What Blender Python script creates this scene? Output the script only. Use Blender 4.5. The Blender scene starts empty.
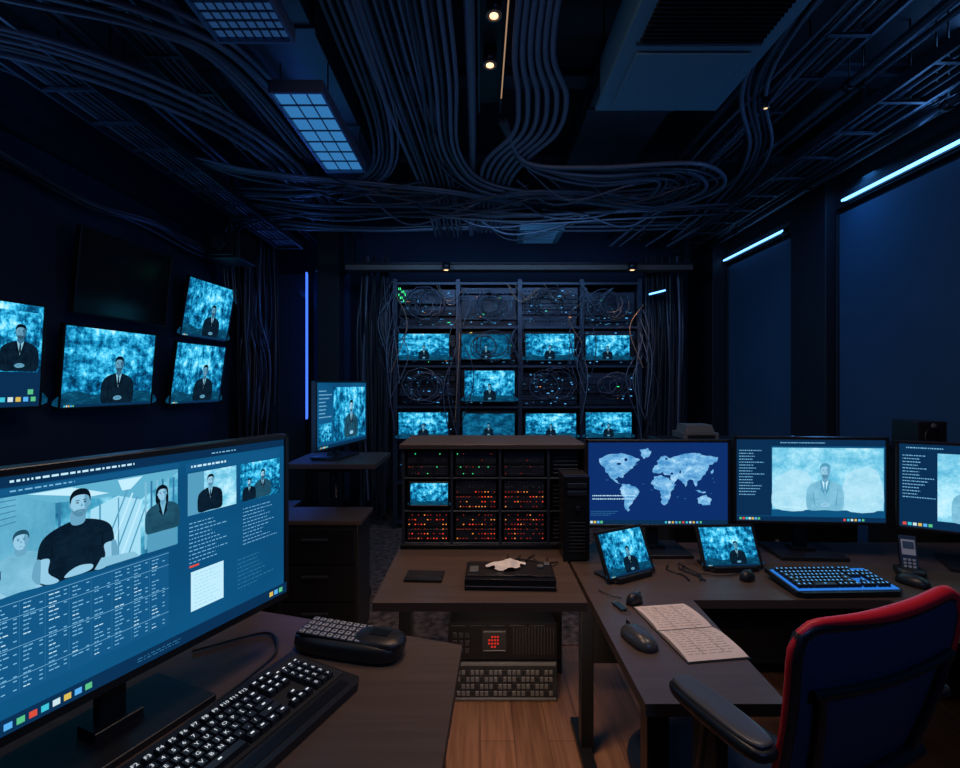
import bpy, math, random
from mathutils import Vector, Matrix, Euler
random.seed(11)
SC=bpy.context.scene
try:
    SC.view_settings.view_transform='Standard'
except Exception: pass

# ---------------------------------------------------------------- materials
MC={}
def pmat(name,col,rough=.5,metal=0.,var=0.,scale=20.,bump=0.,coat=0.):
    if name in MC: return MC[name]
    m=bpy.data.materials.new(name); m.use_nodes=True
    nt=m.node_tree; b=nt.nodes['Principled BSDF']
    b.inputs['Base Color'].default_value=(*col,1); b.inputs['Roughness'].default_value=rough
    b.inputs['Metallic'].default_value=metal
    if coat: b.inputs['Coat Weight'].default_value=coat
    if var or bump:
        tc=nt.nodes.new('ShaderNodeTexCoord'); n=nt.nodes.new('ShaderNodeTexNoise')
        n.inputs['Scale'].default_value=scale; n.inputs['Detail'].default_value=5
        nt.links.new(tc.outputs['Object'],n.inputs['Vector'])
        if var:
            r=nt.nodes.new('ShaderNodeValToRGB')
            r.color_ramp.elements[0].position=.3; r.color_ramp.elements[1].position=.7
            r.color_ramp.elements[0].color=(*[c*(1-var) for c in col],1)
            r.color_ramp.elements[1].color=(*[min(1,c*(1+var)) for c in col],1)
            nt.links.new(n.outputs['Fac'],r.inputs['Fac']); nt.links.new(r.outputs['Color'],b.inputs['Base Color'])
        if bump:
            bp=nt.nodes.new('ShaderNodeBump'); bp.inputs['Strength'].default_value=bump; bp.inputs['Distance'].default_value=.01
            nt.links.new(n.outputs['Fac'],bp.inputs['Height']); nt.links.new(bp.outputs['Normal'],b.inputs['Normal'])
    MC[name]=m; return m
def wood(name,c1,c2,rough=.4,along='Y',plank=0.):
    if name in MC: return MC[name]
    m=bpy.data.materials.new(name); m.use_nodes=True; nt=m.node_tree; b=nt.nodes['Principled BSDF']
    b.inputs['Roughness'].default_value=rough
    tc=nt.nodes.new('ShaderNodeTexCoord'); mp=nt.nodes.new('ShaderNodeMapping')
    mp.inputs['Scale'].default_value=(60,3,10) if along=='Y' else (3,60,10)
    nt.links.new(tc.outputs['Object'],mp.inputs['Vector'])
    n=nt.nodes.new('ShaderNodeTexNoise'); n.inputs['Scale'].default_value=1; n.inputs['Detail'].default_value=7; n.inputs['Distortion'].default_value=.6
    nt.links.new(mp.outputs['Vector'],n.inputs['Vector'])
    r=nt.nodes.new('ShaderNodeValToRGB'); r.color_ramp.elements[0].position=.3; r.color_ramp.elements[1].position=.72
    r.color_ramp.elements[0].color=(*c1,1); r.color_ramp.elements[1].color=(*c2,1)
    nt.links.new(n.outputs['Fac'],r.inputs['Fac']); out=r.outputs['Color']
    if plank:
        br=nt.nodes.new('ShaderNodeTexBrick'); br.inputs['Scale'].default_value=1
        br.inputs['Brick Width'].default_value=1.3; br.inputs['Row Height'].default_value=plank
        br.inputs['Mortar Size'].default_value=.0015
        br.inputs['Color1'].default_value=(1,1,1,1); br.inputs['Color2'].default_value=(.75,.75,.75,1); br.inputs['Mortar'].default_value=(.3,.3,.3,1)
        m2=nt.nodes.new('ShaderNodeMapping'); m2.inputs['Rotation'].default_value=(0,0,math.pi/2)
        nt.links.new(tc.outputs['Object'],m2.inputs['Vector']); nt.links.new(m2.outputs['Vector'],br.inputs['Vector'])
        mx=nt.nodes.new('ShaderNodeMix'); mx.data_type='RGBA'; mx.blend_type='MULTIPLY'; mx.inputs['Factor'].default_value=1
        nt.links.new(out,mx.inputs[6]); nt.links.new(br.outputs['Color'],mx.inputs[7]); out=mx.outputs[2]
    nt.links.new(out,b.inputs['Base Color']); MC[name]=m; return m
def em(name,col,s=1.,sample=False):
    if name in MC: return MC[name]
    m=bpy.data.materials.new(name); m.use_nodes=True; nt=m.node_tree; nt.nodes.clear()
    e=nt.nodes.new('ShaderNodeEmission'); o=nt.nodes.new('ShaderNodeOutputMaterial')
    e.inputs['Color'].default_value=(*col,1); e.inputs['Strength'].default_value=s
    nt.links.new(e.outputs[0],o.inputs[0])
    if not sample:
        m.cycles.emission_sampling='NONE'
    MC[name]=m; return m
def video(name,seed,stops,scale=(3.2,2.2),s=1.,sample=True,det=9,glow=None,vert=0.,rg=.74,fine=0.):
    """procedural picture shown on a flat screen"""
    if name in MC: return MC[name]
    m=bpy.data.materials.new(name); m.use_nodes=True; nt=m.node_tree; nt.nodes.clear(); N=nt.nodes.new; L=nt.links.new
    e=N('ShaderNodeEmission'); o=N('ShaderNodeOutputMaterial'); tc=N('ShaderNodeTexCoord')
    def noise(sc,loc,det,rg):
        mp=N('ShaderNodeMapping'); mp.inputs['Scale'].default_value=(sc[0],sc[1],1); mp.inputs['Location'].default_value=loc
        n=N('ShaderNodeTexNoise'); n.inputs['Scale'].default_value=1; n.inputs['Detail'].default_value=det; n.inputs['Roughness'].default_value=rg
        L(tc.outputs['UV'],mp.inputs['Vector']); L(mp.outputs['Vector'],n.inputs['Vector']); return n.outputs['Fac']
    def mth(op,a,b):
        q=N('ShaderNodeMath'); q.operation=op
        for i,x in enumerate((a,b)):
            if isinstance(x,(int,float)): q.inputs[i].default_value=x
            else: L(x,q.inputs[i])
        return q.outputs[0]
    f=noise(scale,(seed*3.7,seed*1.3,seed),det,rg)
    if vert:
        g=noise((22,1.2),(seed*1.9,seed,seed*2),3,.6); f=mth('ADD',f,mth('MULTIPLY',mth('SUBTRACT',g,.5),vert))
    if fine:
        g=noise((34,26),(seed*.9,seed*2,seed*2),4,.7); f=mth('ADD',f,mth('MULTIPLY',mth('SUBTRACT',g,.5),fine))
    if glow:
        mp=N('ShaderNodeMapping'); mp.inputs['Location'].default_value=(-glow[0]*glow[2],-glow[1]*glow[3],0); mp.inputs['Scale'].default_value=(glow[2],glow[3],0)
        L(tc.outputs['UV'],mp.inputs['Vector']); vl=N('ShaderNodeVectorMath'); vl.operation='LENGTH'; L(mp.outputs['Vector'],vl.inputs[0])
        f=mth('ADD',f,mth('MULTIPLY',mth('SUBTRACT',.55,vl.outputs['Value']),glow[4]))
    r=N('ShaderNodeValToRGB'); els=r.color_ramp.elements
    els[0].position=stops[0][0]; els[0].color=(*stops[0][1],1)
    els[1].position=stops[-1][0]; els[1].color=(*stops[-1][1],1)
    for p,c in stops[1:-1]:
        q=els.new(p); q.color=(*c,1)
    L(f,r.inputs['Fac']); L(r.outputs['Color'],e.inputs['Color'])
    e.inputs['Strength'].default_value=s; L(e.outputs[0],o.inputs[0])
    if not sample: m.cycles.emission_sampling='NONE'
    MC[name]=m; return m

BLK=pmat('black_plastic',(.012,.013,.016),.38)
BLKM=pmat('black_metal',(.015,.018,.024),.35,.6)
DARK=pmat('dark_matte',(.006,.008,.012),.7)
CHAS=pmat('chassis_metal',(.03,.038,.05),.4,.5,var=.3)
RACKM=pmat('rack_metal',(.05,.065,.09),.4,.6)
DESK=wood('desk_laminate',(.066,.045,.036),(.092,.064,.052),.42,'X')
DESKE=pmat('desk_edge',(.09,.055,.038),.5)
GREYP=pmat('grey_plastic',(.10,.11,.12),.45)
KEYB=pmat('key_black',(.018,.02,.024),.4)
KEYG=pmat('key_grey',(.38,.40,.43),.45)
RED=pmat('red_fabric',(.66,.012,.022),.45)
PAPER=pmat('paper',(.72,.62,.56),.8,var=.04,scale=6)
CLOTH=pmat('white_cloth',(.75,.72,.68),.8)
CABLE=pmat('cable_rubber',(.03,.036,.05),.36)
CABLEB=pmat('cable_blue_grey',(.085,.10,.14),.32)
BLUEC=pmat('chair_mesh',(.014,.036,.085),.6,bump=.4,scale=300)
DUCT=pmat('duct_metal',(.05,.062,.085),.40,.5,var=.2,scale=4)
ACM=pmat('ac_panel',(.07,.16,.21),.5)

# ---------------------------------------------------------------- mesh builder
class MB:
    def __init__(s): s.V=[];s.F=[];s.MI=[];s.UV=[];s.SM=[];s.mats=[];s.T=None
    def mi(s,m):
        if m not in s.mats: s.mats.append(m)
        return s.mats.index(m)
    def add(s,vs,fs,m,uvs=None,smooth=False,T=None):
        o=len(s.V)
        for v in vs:
            v=Vector(v)
            if T: v=T@v
            if s.T: v=s.T@v
            s.V.append(v)
        k=s.mi(m)
        for i,f in enumerate(fs):
            s.F.append([o+j for j in f]); s.MI.append(k); s.UV.append(uvs[i] if uvs else None)
            s.SM.append(smooth if isinstance(smooth,bool) else smooth[i])
    def box(s,c,d,m,rot=None,taper=1.):
        x,y,z=[a/2 for a in d]; t=taper
        vs=[(-x,-y,-z),(x,-y,-z),(x,y,-z),(-x,y,-z),(-x*t,-y*t,z),(x*t,-y*t,z),(x*t,y*t,z),(-x*t,y*t,z)]
        T=Matrix.Translation(c)
        if rot: T=T@Euler(rot).to_matrix().to_4x4()
        s.add(vs,[(0,3,2,1),(4,5,6,7),(0,1,5,4),(1,2,6,5),(2,3,7,6),(3,0,4,7)],m,T=T)
    def bx(s,x0,y0,z0,x1,y1,z1,m): s.box(((x0+x1)/2,(y0+y1)/2,(z0+z1)/2),(x1-x0,y1-y0,z1-z0),m)
    def cyl(s,p1,p2,r1,m,r2=None,n=16):
        r2=r1 if r2 is None else r2
        p1=Vector(p1);p2=Vector(p2);d=(p2-p1).normalized()
        a=d.orthogonal().normalized(); b=d.cross(a)
        vs=[];
        for p,r in((p1,r1),(p2,r2)):
            for i in range(n):
                t=2*math.pi*i/n; vs.append(p+(a*math.cos(t)+b*math.sin(t))*r)
        fs=[(i,(i+1)%n,n+(i+1)%n,n+i) for i in range(n)]
        sm=[True]*n
        fs+= [tuple(range(n-1,-1,-1)),tuple(range(n,2*n))]; sm+=[False,False]
        s.add(vs,fs,m,smooth=sm)
    def tube(s,pts,r,m,n=6,closed=False):
        P=[Vector(p) for p in pts]; N=len(P); vs=[]; prev=None
        for i in range(N):
            if closed: t=(P[(i+1)%N]-P[i-1]).normalized()
            else: t=(P[min(i+1,N-1)]-P[max(i-1,0)]).normalized()
            if prev is None: a=t.orthogonal().normalized()
            else:
                a=prev-t*prev.dot(t); a=a.normalized() if a.length>1e-6 else t.orthogonal().normalized()
            prev=a; b=t.cross(a)
            for k in range(n):
                q=2*math.pi*k/n; vs.append(P[i]+(a*math.cos(q)+b*math.sin(q))*(r if not callable(r) else r(i/(N-1))))
        fs=[]
        for i in range(N if closed else N-1):
            j=(i+1)%N
            for k in range(n):
                fs.append((i*n+k,i*n+(k+1)%n,j*n+(k+1)%n,j*n+k))
        s.add(vs,fs,m,smooth=True)
    def prism(s,pts,z0,z1,m,ms=None):
        n=len(pts)
        vs=[(x,y,z0) for x,y in pts]+[(x,y,z1) for x,y in pts]
        s.add(vs,[tuple(range(n-1,-1,-1)),tuple(range(n,2*n))],m)
        s.add(vs,[(i,(i+1)%n,n+(i+1)%n,n+i) for i in range(n)],ms or m)
    def ell(s,c,r,m,nu=20,nv=12,rot=None,zmin=None,pw=1.):
        vs=[];T=Matrix.Translation(c)
        if rot: T=T@Euler(rot).to_matrix().to_4x4()
        def sp(v): return math.copysign(abs(v)**pw,v)
        for j in range(nv+1):
            ph=-math.pi/2+math.pi*j/nv
            for i in range(nu):
                th=2*math.pi*i/nu
                z=r[2]*sp(math.sin(ph))
                if zmin is not None: z=max(z,zmin)
                vs.append((r[0]*sp(math.cos(ph))*sp(math.cos(th)),r[1]*sp(math.cos(ph))*sp(math.sin(th)),z))
        fs=[(j*nu+i,j*nu+(i+1)%nu,(j+1)*nu+(i+1)%nu,(j+1)*nu+i) for j in range(nv) for i in range(nu)]
        s.add(vs,fs,m,smooth=True,T=T)
    def build(s,name,loc=(0,0,0),rz=0.,bevel=0.,seg=2,parent=None,subsurf=0):
        me=bpy.data.meshes.new(name)
        me.from_pydata([tuple(v) for v in s.V],[],s.F)
        for m in s.mats: me.materials.append(m)
        uvl=me.uv_layers.new(name='UVMap')
        for p in me.polygons:
            p.material_index=s.MI[p.index]; p.use_smooth=s.SM[p.index]
            u=s.UV[p.index]
            if u:
                for k,li in enumerate(p.loop_indices): uvl.data[li].uv=u[k]
        me.update()
        o=bpy.data.objects.new(name,me); bpy.context.collection.objects.link(o)
        o.location=loc; o.rotation_euler=(0,0,rz)
        if bevel:
            b=o.modifiers.new('bevel','BEVEL'); b.width=bevel; b.segments=seg; b.limit_method='ANGLE'; b.angle_limit=math.radians(40)
        if parent: o.parent=parent
        return o

def spl(pts,n=8):
    P=[Vector(p) for p in pts]; P=[P[0]*2-P[1]]+P+[P[-1]*2-P[-2]]; out=[]
    for i in range(1,len(P)-2):
        p0,p1,p2,p3=P[i-1:i+3]
        for k in range(n):
            t=k/n
            out.append(.5*((2*p1)+(p2-p0)*t+(2*p0-5*p1+4*p2-p3)*t*t+(3*p1-p0-3*p2+p3)*t**3))
    out.append(P[-2]); return out

TX={}
def glyph(t):
    if t in TX: return TX[t]
    cu=bpy.data.curves.new('tmp','FONT'); cu.body=t; cu.size=1; cu.resolution_u=2; cu.align_x='CENTER'; cu.align_y='CENTER'
    o=bpy.data.objects.new('tmp',cu); bpy.context.collection.objects.link(o)
    dg=bpy.context.evaluated_depsgraph_get(); me=bpy.data.meshes.new_from_object(o.evaluated_get(dg))
    r=([tuple(v.co) for v in me.vertices],[tuple(p.vertices) for p in me.polygons])
    bpy.data.objects.remove(o); bpy.data.curves.remove(cu); bpy.data.meshes.remove(me)
    TX[t]=r; return r

# ---------------------------------------------------------------- screen drawing
class Scr:
    def __init__(s,mb,w,h,y=-.0006): s.mb=mb;s.w=w;s.h=h;s.y=y
    def P(s,u,v): return ((u-.5)*s.w,s.y,(v-.5)*s.h)
    def rect(s,u0,v0,u1,v1,m):
        s.mb.add([s.P(u0,v0),s.P(u1,v0),s.P(u1,v1),s.P(u0,v1)],[(0,1,2,3)],m,uvs=[[(0,0),(1,0),(1,1),(0,1)]])
    def up(s): s.y-=.00016
    def poly(s,pts,m): s.mb.add([s.P(u,v) for u,v in pts],[tuple(range(len(pts)))],m,uvs=[list(pts)])
    def spoly(s,pts,m,n=4):
        N=len(pts); out=[]
        for i in range(N):
            p0,p1,p2,p3=[Vector((*pts[(i+k)%N],0)) for k in(-1,0,1,2)]
            for k in range(n):
                t=k/n; q=.5*((2*p1)+(p2-p0)*t+(2*p0-5*p1+4*p2-p3)*t*t+(3*p1-p0-3*p2+p3)*t**3); out.append((q.x,q.y))
        s.poly(out,m)
    def ell(s,u,v,ru,rv,m,n=18,a0=0,a1=360):
        s.poly([(u+ru*math.cos(math.radians(a0+(a1-a0)*i/n)),v+rv*math.sin(math.radians(a0+(a1-a0)*i/n))) for i in range(n if a1-a0==360 else n+1)],m)
    def dashes(s,u0,v0,u1,v1,m,rows,th=.45,fill=.8,rnd=True):
        rh=(v1-v0)/rows
        for r in range(rows):
            u=u0; v=v1-(r+.5)*rh; end=u0+(u1-u0)*(random.uniform(.45,1) if rnd else 1)
            while u<end:
                l=random.uniform(.004,.018)*fill
                s.rect(u,v-rh*th/2,min(u+l,end),v+rh*th/2,m); u+=l+.004
    def man(s,u,v,hh,suit,skin,hair,shirt,shade=None,detail=True,turn=0.,arms=True,beard=True,tie=True,tee=False,bmat=None,long=False):
        k=s.h/s.w; shade=shade or MC['px_skin_shade']; bmat=bmat or MC['beard']
        def p(x,y): return (u+x*hh*k,v+y*hh)
        def hd(x,y): return p(x*.92+turn*.02,y*.92+.055)
        if long:
            s.up(); s.spoly([hd(*q) for q in[(-.13,.60),(-.15,.80),(-.12,.97),(0,1.04),(.12,.97),(.15,.80),(.14,.58),(0,.62)]],hair)
        s.up()
        s.spoly([p(*q) for q in[(-.33,0),(-.38,.20),(-.36,.44),(-.27,.555),(-.10,.625),(0,.63),(.10,.625),(.27,.555),(.36,.44),(.38,.20),(.33,0),(0,0)]],suit)
        s.up()
        if tee: s.spoly([p(*q) for q in[(-.075,.63),(-.065,.74),(.065,.74),(.075,.63),(.04,.58),(-.04,.58)]],shade)
        else: s.poly([p(*q) for q in[(-.062,.58),(-.06,.74),(.06,.74),(.062,.58),(0,.50)]],shade)
        if not tee:
            s.up(); s.poly([p(*q) for q in[(-.07,.635),(0,.33),(.07,.635),(.035,.60),(0,.56),(-.035,.60)]],shirt)
            if tie: s.up(); s.poly([p(*q) for q in[(-.014,.565),(.014,.565),(.02,.42),(0,.35),(-.02,.42)]],hair)
            s.up()
            for sg in(-1,1): s.poly([p(sg*a,b) for a,b in[(.07,.635),(.105,.62),(.075,.46),(.10,.45),(.0,.30)]],hair)
        else:
            for sg in(-1,1):
                s.spoly([p(sg*a,b) for a,b in[(.27,.27),(.39,.27),(.42,.12),(.30,.0),(.18,.0),(.28,.12)]],skin)
            s.up()
            for sg in(-1,1):
                s.spoly([p(sg*a,b) for a,b in[(.35,.28),(.395,.28),(.425,.12),(.36,.02),(.35,.12)]],shade)
                s.poly([p(sg*a,b) for a,b in[(.24,.42),(.25,.42),(.26,.28),(.245,.28)]],hair)
        for sg in(-1,1): s.ell(*hd(sg*.102,.825),.016*hh*k,.034*hh,shade,n=10)
        s.up()
        s.spoly([hd(*q) for q in[(-.097,.90),(-.10,.80),(-.077,.725),(-.038,.683),(0,.675),(.038,.683),(.077,.725),(.10,.80),(.097,.90),(.06,.97),(0,.985),(-.06,.97)]],skin)
        s.up()
        s.spoly([hd(*q) for q in[(.05,.93),(.045,.80),(.055,.74),(.03,.69),(.045,.69),(.078,.728),(.098,.80),(.095,.90)]],shade)
        if beard:
            s.spoly([hd(*q) for q in[(-.096,.80),(-.07,.748),(-.035,.757),(.035,.757),(.07,.748),(.096,.80),(.078,.722),(.04,.678),(0,.668),(-.04,.678),(-.078,.722)]],bmat,n=3)
        s.up()
        s.spoly([hd(*q) for q in[(-.106,.84),(-.112,.92),(-.075,.995),(0,1.02),(.078,.995),(.114,.91),(.106,.84),(.093,.905),(.05,.935),(-.03,.94),(-.085,.91)]],hair)
        if detail:
            for sx in(-1,1):
                s.ell(*hd(sx*.04+turn*.01,.845),.015*hh*k,.008*hh,hair,n=10)
                s.poly([hd(sx*.04+a+turn*.01,b) for a,b in((-.024,.868),(.024,.868),(.018,.877),(-.018,.877))],hair)
            s.poly([hd(x+turn*.015,y) for x,y in[(-.004,.84),(-.014,.794),(.018,.792)]],shade)
            s.up(); s.poly([hd(x,y) for x,y in((-.028,.728),(.028,.728),(.018,.738),(-.018,.738))],shade)
        if arms:
            s.up()
            for sg in(-1,1): s.poly([p(sg*a,b) for a,b in[(.245,.40),(.255,.40),(.22,.10),(.20,.10)]],hair)
            s.spoly([p(*q) for q in[(-.10,.11),(-.05,.155),(.05,.16),(.10,.115),(.05,.075),(-.05,.07)]],skin)
            s.up(); s.poly([p(*q) for q in[(-.06,.105),(.04,.145),(.05,.138),(-.05,.098)]],shade)

SUIT=video('px_suit',3,[(.3,(.001,.004,.012)),(.7,(.005,.022,.045))],scale=(14,10),sample=False)
SKIN=video('px_skin',9,[(.3,(.06,.24,.38)),(.7,(.18,.44,.62))],scale=(20,16),sample=False); em('px_skin_shade',(.035,.15,.25)); HAIR=em('px_hair',(.002,.007,.016)); SHIRT=em('px_shirt',(.24,.54,.72))
em('beard',(.03,.09,.15)); BEL=em('px_beard_light',(.09,.27,.40))
SUIT2=video('px_suit_mid',5,[(.3,(.006,.04,.08)),(.7,(.02,.11,.18))],scale=(12,9),sample=False)
SKINL=em('px_skin_light',(.30,.60,.80)); SHL=em('px_shade_light',(.14,.38,.56)); PALE=video('px_pale_fig',8,[(.3,(.12,.40,.58)),(.7,(.28,.62,.80))],scale=(12,9),sample=False); PALE2=em('px_pale_fig_dark',(.09,.34,.52))
UIBG=video('ui_blue',51,[(.3,(.003,.065,.18)),(.7,(.006,.115,.27))],scale=(1.2,1),det=2); UIDK=em('ui_dark',(.003,.028,.085),1,True); UINAVY=em('ui_navy',(.004,.028,.15),1,True)
UITX=em('ui_text',(.19,.50,.76)); UITX2=em('ui_text_dim',(.03,.18,.36)); UIW=em('ui_white',(.55,.86,1.0)); UIBAR=em('ui_bar',(.003,.03,.09)); UIPAN=em('ui_panel',(.006,.095,.24))
IC=[em('icon_red',(.7,.08,.05)),em('icon_green',(.1,.55,.25)),em('icon_blue',(.1,.45,.9)),em('icon_yellow',(.7,.5,.1)),em('icon_white',(.6,.8,.85)),em('icon_cyan',(.05,.55,.7))]
VS=[(.36,(.001,.014,.045)),(.46,(.002,.075,.19)),(.54,(.008,.27,.52)),(.62,(.07,.62,.95)),(.76,(.62,.97,1.1))]
VD=[(.30,(.001,.012,.032)),(.46,(.002,.06,.14)),(.58,(.006,.16,.32)),(.75,(.04,.42,.64))]
VL=[(.30,(.04,.34,.56)),(.45,(.18,.60,.82)),(.56,(.44,.84,1.0)),(.75,(.85,1.03,1.1))]
VIDS=[video('video_feed_%d'%i,i+1,VS,scale=(6+i*.5,5),glow=(.55+.06*(i%3-1),.85,1.0,.8,.20),vert=.22,fine=.22,rg=.7,s=1.12) for i in range(6)]
VIDD=[video('video_dim_%d'%i,i+11,VD,scale=(6,4),fine=.2) for i in range(2)]
VIDL=video('video_bright',23,VL,scale=(2.6,1.8),fine=.08); VIDO=video('video_office',31,[(.3,(.01,.13,.27)),(.45,(.06,.38,.58)),(.55,(.26,.70,.90)),(.7,(.80,1.0,1.08))],scale=(3.0,1.2),det=4,vert=.35)
PAVE=video('video_ground',61,[(.3,(.001,.012,.03)),(.55,(.003,.07,.15)),(.75,(.02,.28,.46))],scale=(6,14),sample=False)

def icons(s,u,v,n,sz,gap=1.35):
    k=s.h/s.w
    for i in range(n):
        a=u+i*sz*gap*k
        s.rect(a,v,a+sz*k,v+sz,IC[(i*5+n)%6])
def c_feed(i,mu=.56,hh=.62,dim=False,ui=False,bar=True):
    def f(s):
        s.rect(0,0,1,1,(VIDD if dim else VIDS)[i%(2 if dim else 6)]); s.up()
        if not dim: s.spoly([(0,0),(0,.16),(.15,.20),(.32,.15),(.5,.18),(.75,.20),(1,.16),(1,0)],PAVE)
        if hh: s.man(mu,0.03,hh,SUIT,SKIN,HAIR,SHIRT,beard=(i%2==0))
        s.up()
        if bar: s.rect(0,0,1,.035,UIBAR); s.up(); icons(s,.03,.006,5,.020)
        if ui:
            s.rect(0,.05,.62,.97,UIDK); s.up(); s.rect(.34,.35,.98,.93,VIDS[2]); s.dashes(.03,.40,.30,.9,UITX2,9,th=.25); s.up()
            s.man(.82,.35,.46,SUIT,SKIN,HAIR,SHIRT); s.up(); s.rect(.60,0,1,.34,UIDK); s.up(); icons(s,.62,.05,6,.045,1.5); icons(s,.90,.12,1,.05)
    return f

def monitor(name,PL,PR,zc,h,content,tilt=0,depth=.028,bez=.012,desk=None,wall=0.,base=(.26,.19),off=False,chin=.0,bulge=True,neckoff=0.):
    PL=Vector((*PL,0));PR=Vector((*PR,0)); d=PR-PL; w=d.length; rz=math.atan2(d.y,d.x); c=(PL+PR)/2
    mb=MB(); mb.T=Matrix.Rotation(tilt,4,'X')
    B=BLK
    mb.bx(-w/2,.002,-h/2,w/2,depth,h/2,B)
    for a in((-w/2,-h/2-chin,w/2,-h/2+bez),(-w/2,h/2-bez,w/2,h/2),(-w/2,-h/2,-w/2+bez,h/2),(w/2-bez,-h/2,w/2,h/2)):
        mb.bx(a[0],-.005,a[1],a[2],.006,a[3],B)
    if bulge: mb.box((0,depth+.012,0),(w*.62,.03,h*.62),B)
    if content:
        s=Scr(mb,w-2*bez,h-2*bez,y=.0010); content(s)
    else: mb.bx(-w/2+bez,0,-h/2+bez,w/2-bez,.002,h/2-bez,pmat('screen_off',(.004,.005,.007),.15))
    mb.T=None
    if desk is not None:
        zb=desk-zc
        mb.bx(-.025,depth+.034,zb+.004,.025,depth+.056,0,B)
        mb.box((0,depth+.03,-.02),(.12,.05,.10),B)
        mb.box((0,depth+.03,zb+.008),(base[0],base[1],.014),B)
        mb.box((0,depth+.04,zb+.02),(.09,.06,.02),B)
    if wall:
        mb.box((0,depth+wall/2,0),(.06,wall,.06),BLKM); mb.box((0,depth+wall-.006,0),(.2,.012,.22),BLKM); mb.box((0,depth+.03,0),(.2,.02,.2),BLKM)
    return mb.build(name,(c.x,c.y,zc),rz,bevel=.0015,seg=1)

# ---------------------------------------------------------------- room
WALLB=pmat('wall_navy',(.010,.026,.060),.75,var=.15,scale=3,bump=.05)
WALLR=pmat('wall_blue_fabric',(.018,.066,.13),.85,var=.08,scale=2)
WALLD=pmat('wall_dark',(.005,.009,.018),.8)
XL,XR,YF,YB,ZC=-2.5,2.62,-1.2,5.6,3.35
def slab(name,a,b,m,bevel=0):
    mb=MB(); mb.bx(*a,*b,m); return mb.build(name,bevel=bevel)
slab('floor',(XL-.1,YF-.1,-.08),(XR+.1,YB+.1,0),wood('floor_laminate',(.13,.062,.037),(.235,.125,.077),.4,'Y',plank=.14))
slab('ceiling',(XL-.1,YF-.1,ZC),(XR+.1,YB+.1,ZC+.1),DARK)
slab('wall_left',(XL-.1,YF,0),(XL,YB,ZC),WALLB)
slab('wall_back',(XL,YB,0),(XR,YB+.1,ZC),WALLB)
slab('wall_front',(XL,YF-.1,0),(XR,YF,ZC),WALLD)
slab('wall_right',(XR,YF,0),(XR+.1,YB,ZC),WALLD)
m=pmat('carpet_pattern',(.07,.055,.052),.95,var=.95,scale=22,bump=.3)
slab('carpet',(XL+.03,2.66,0.0),(XR-.21,YB-.08,.006),m)
for i,(y0,y1) in enumerate([(3.86,4.98),(2.05,3.45),(.2,1.85)]):
    mb=MB(); mb.bx(XR-.05,y0,.02,XR,y1,2.66,WALLR)
    mb.bx(XR-.065,y0,.02,XR,y0+.02,2.66,WALLD); mb.bx(XR-.065,y1-.02,.02,XR,y1,2.66,WALLD)
    mb.build('wall_panel' if i==0 else 'wall_panel.%03d'%i,bevel=.004)
for i,(y0,y1,x) in enumerate([(3.46,3.85,XR-.13),(5.0,5.6,XR-.2),(1.86,2.04,XR-.13)]):
    mb=MB(); mb.bx(x,y0,0,XR,y1,ZC,pmat('pillar_dark',(.006,.009,.016),.6)); mb.bx(x-.01,y0-.01,0,XR,y1+.01,.12,DARK)
    mb.build('pillar' if i==0 else 'pillar.%03d'%i,bevel=.006)
LEDB=em('led_blue',(.13,.42,1.0),4.0,True)
LEDT=em('led_tube_blue',(.05,.16,1.0),1.6,True)
def ledbar(name,p0,p1,r=.012,mt=LEDB,back=(.03,0,0)):
    mb=MB(); p0=Vector(p0);p1=Vector(p1); mb.cyl(p0,p1,r,mt,n=8)
    d=(p1-p0); c=(p0+p1)/2+Vector(back)
    sz=[max(abs(d.x),.03),max(abs(d.y),.03),max(abs(d.z),.03)]
    mb.box(c,sz,BLKM)
    for p in(p0,p1): mb.box(p+Vector(back)*.4,(.035,.035,.035),BLKM)
    return mb.build(name)
ledbar('led_strip_light',(XR-.09,4.0,2.73),(XR-.09,4.98,2.73),r=.010)
ledbar('led_strip_light.001',(XR-.09,2.2,2.73),(XR-.09,3.35,2.73),r=.011)
mb=MB(); mb.bx(XR-.06,YF,2.70,XR,5,2.80,WALLD); mb.bx(XR-.03,YF,2.8,XR,5,ZC,WALLD); mb.build('trim_1')
ledbar('led_tube_light',(-1.97,5.46,1.05),(-1.97,5.46,2.72),r=.014,mt=LEDT,back=(0,.03,0))
ledbar('led_tube_light.001',(-1.30,5.46,1.35),(-1.30,5.46,2.5),r=.009,mt=LEDT,back=(0,.03,0))
ledbar('led_tube_light.002',(1.64,4.66,2.32),(1.80,4.66,2.36),r=.008,mt=LEDB,back=(0,.04,0))
mb=MB(); mb.bx(-2.45,5.54,.1,-2.02,5.6,2.72,WALLR); mb.bx(-1.92,5.54,.1,-1.5,5.6,2.72,WALLR); mb.build('wall_panel.003',bevel=.004)
mb=MB(); mb.bx(-1.66,4.9,.007,-1.44,5.1,ZC,DARK); mb.bx(-1.68,4.88,.007,-1.42,5.12,.1,DARK); mb.bx(-1.68,4.88,2.6,-1.42,5.12,2.66,BLKM); mb.build('pillar.003',bevel=.005)
mb=MB(); mb.bx(XL,YF,2.78,XL+.05,YB,2.86,RACKM); mb.build('trim_2')
mb=MB(); mb.bx(XL,YF,0,XL+.02,YB,.1,DARK); mb.build('baseboard_left')

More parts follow.
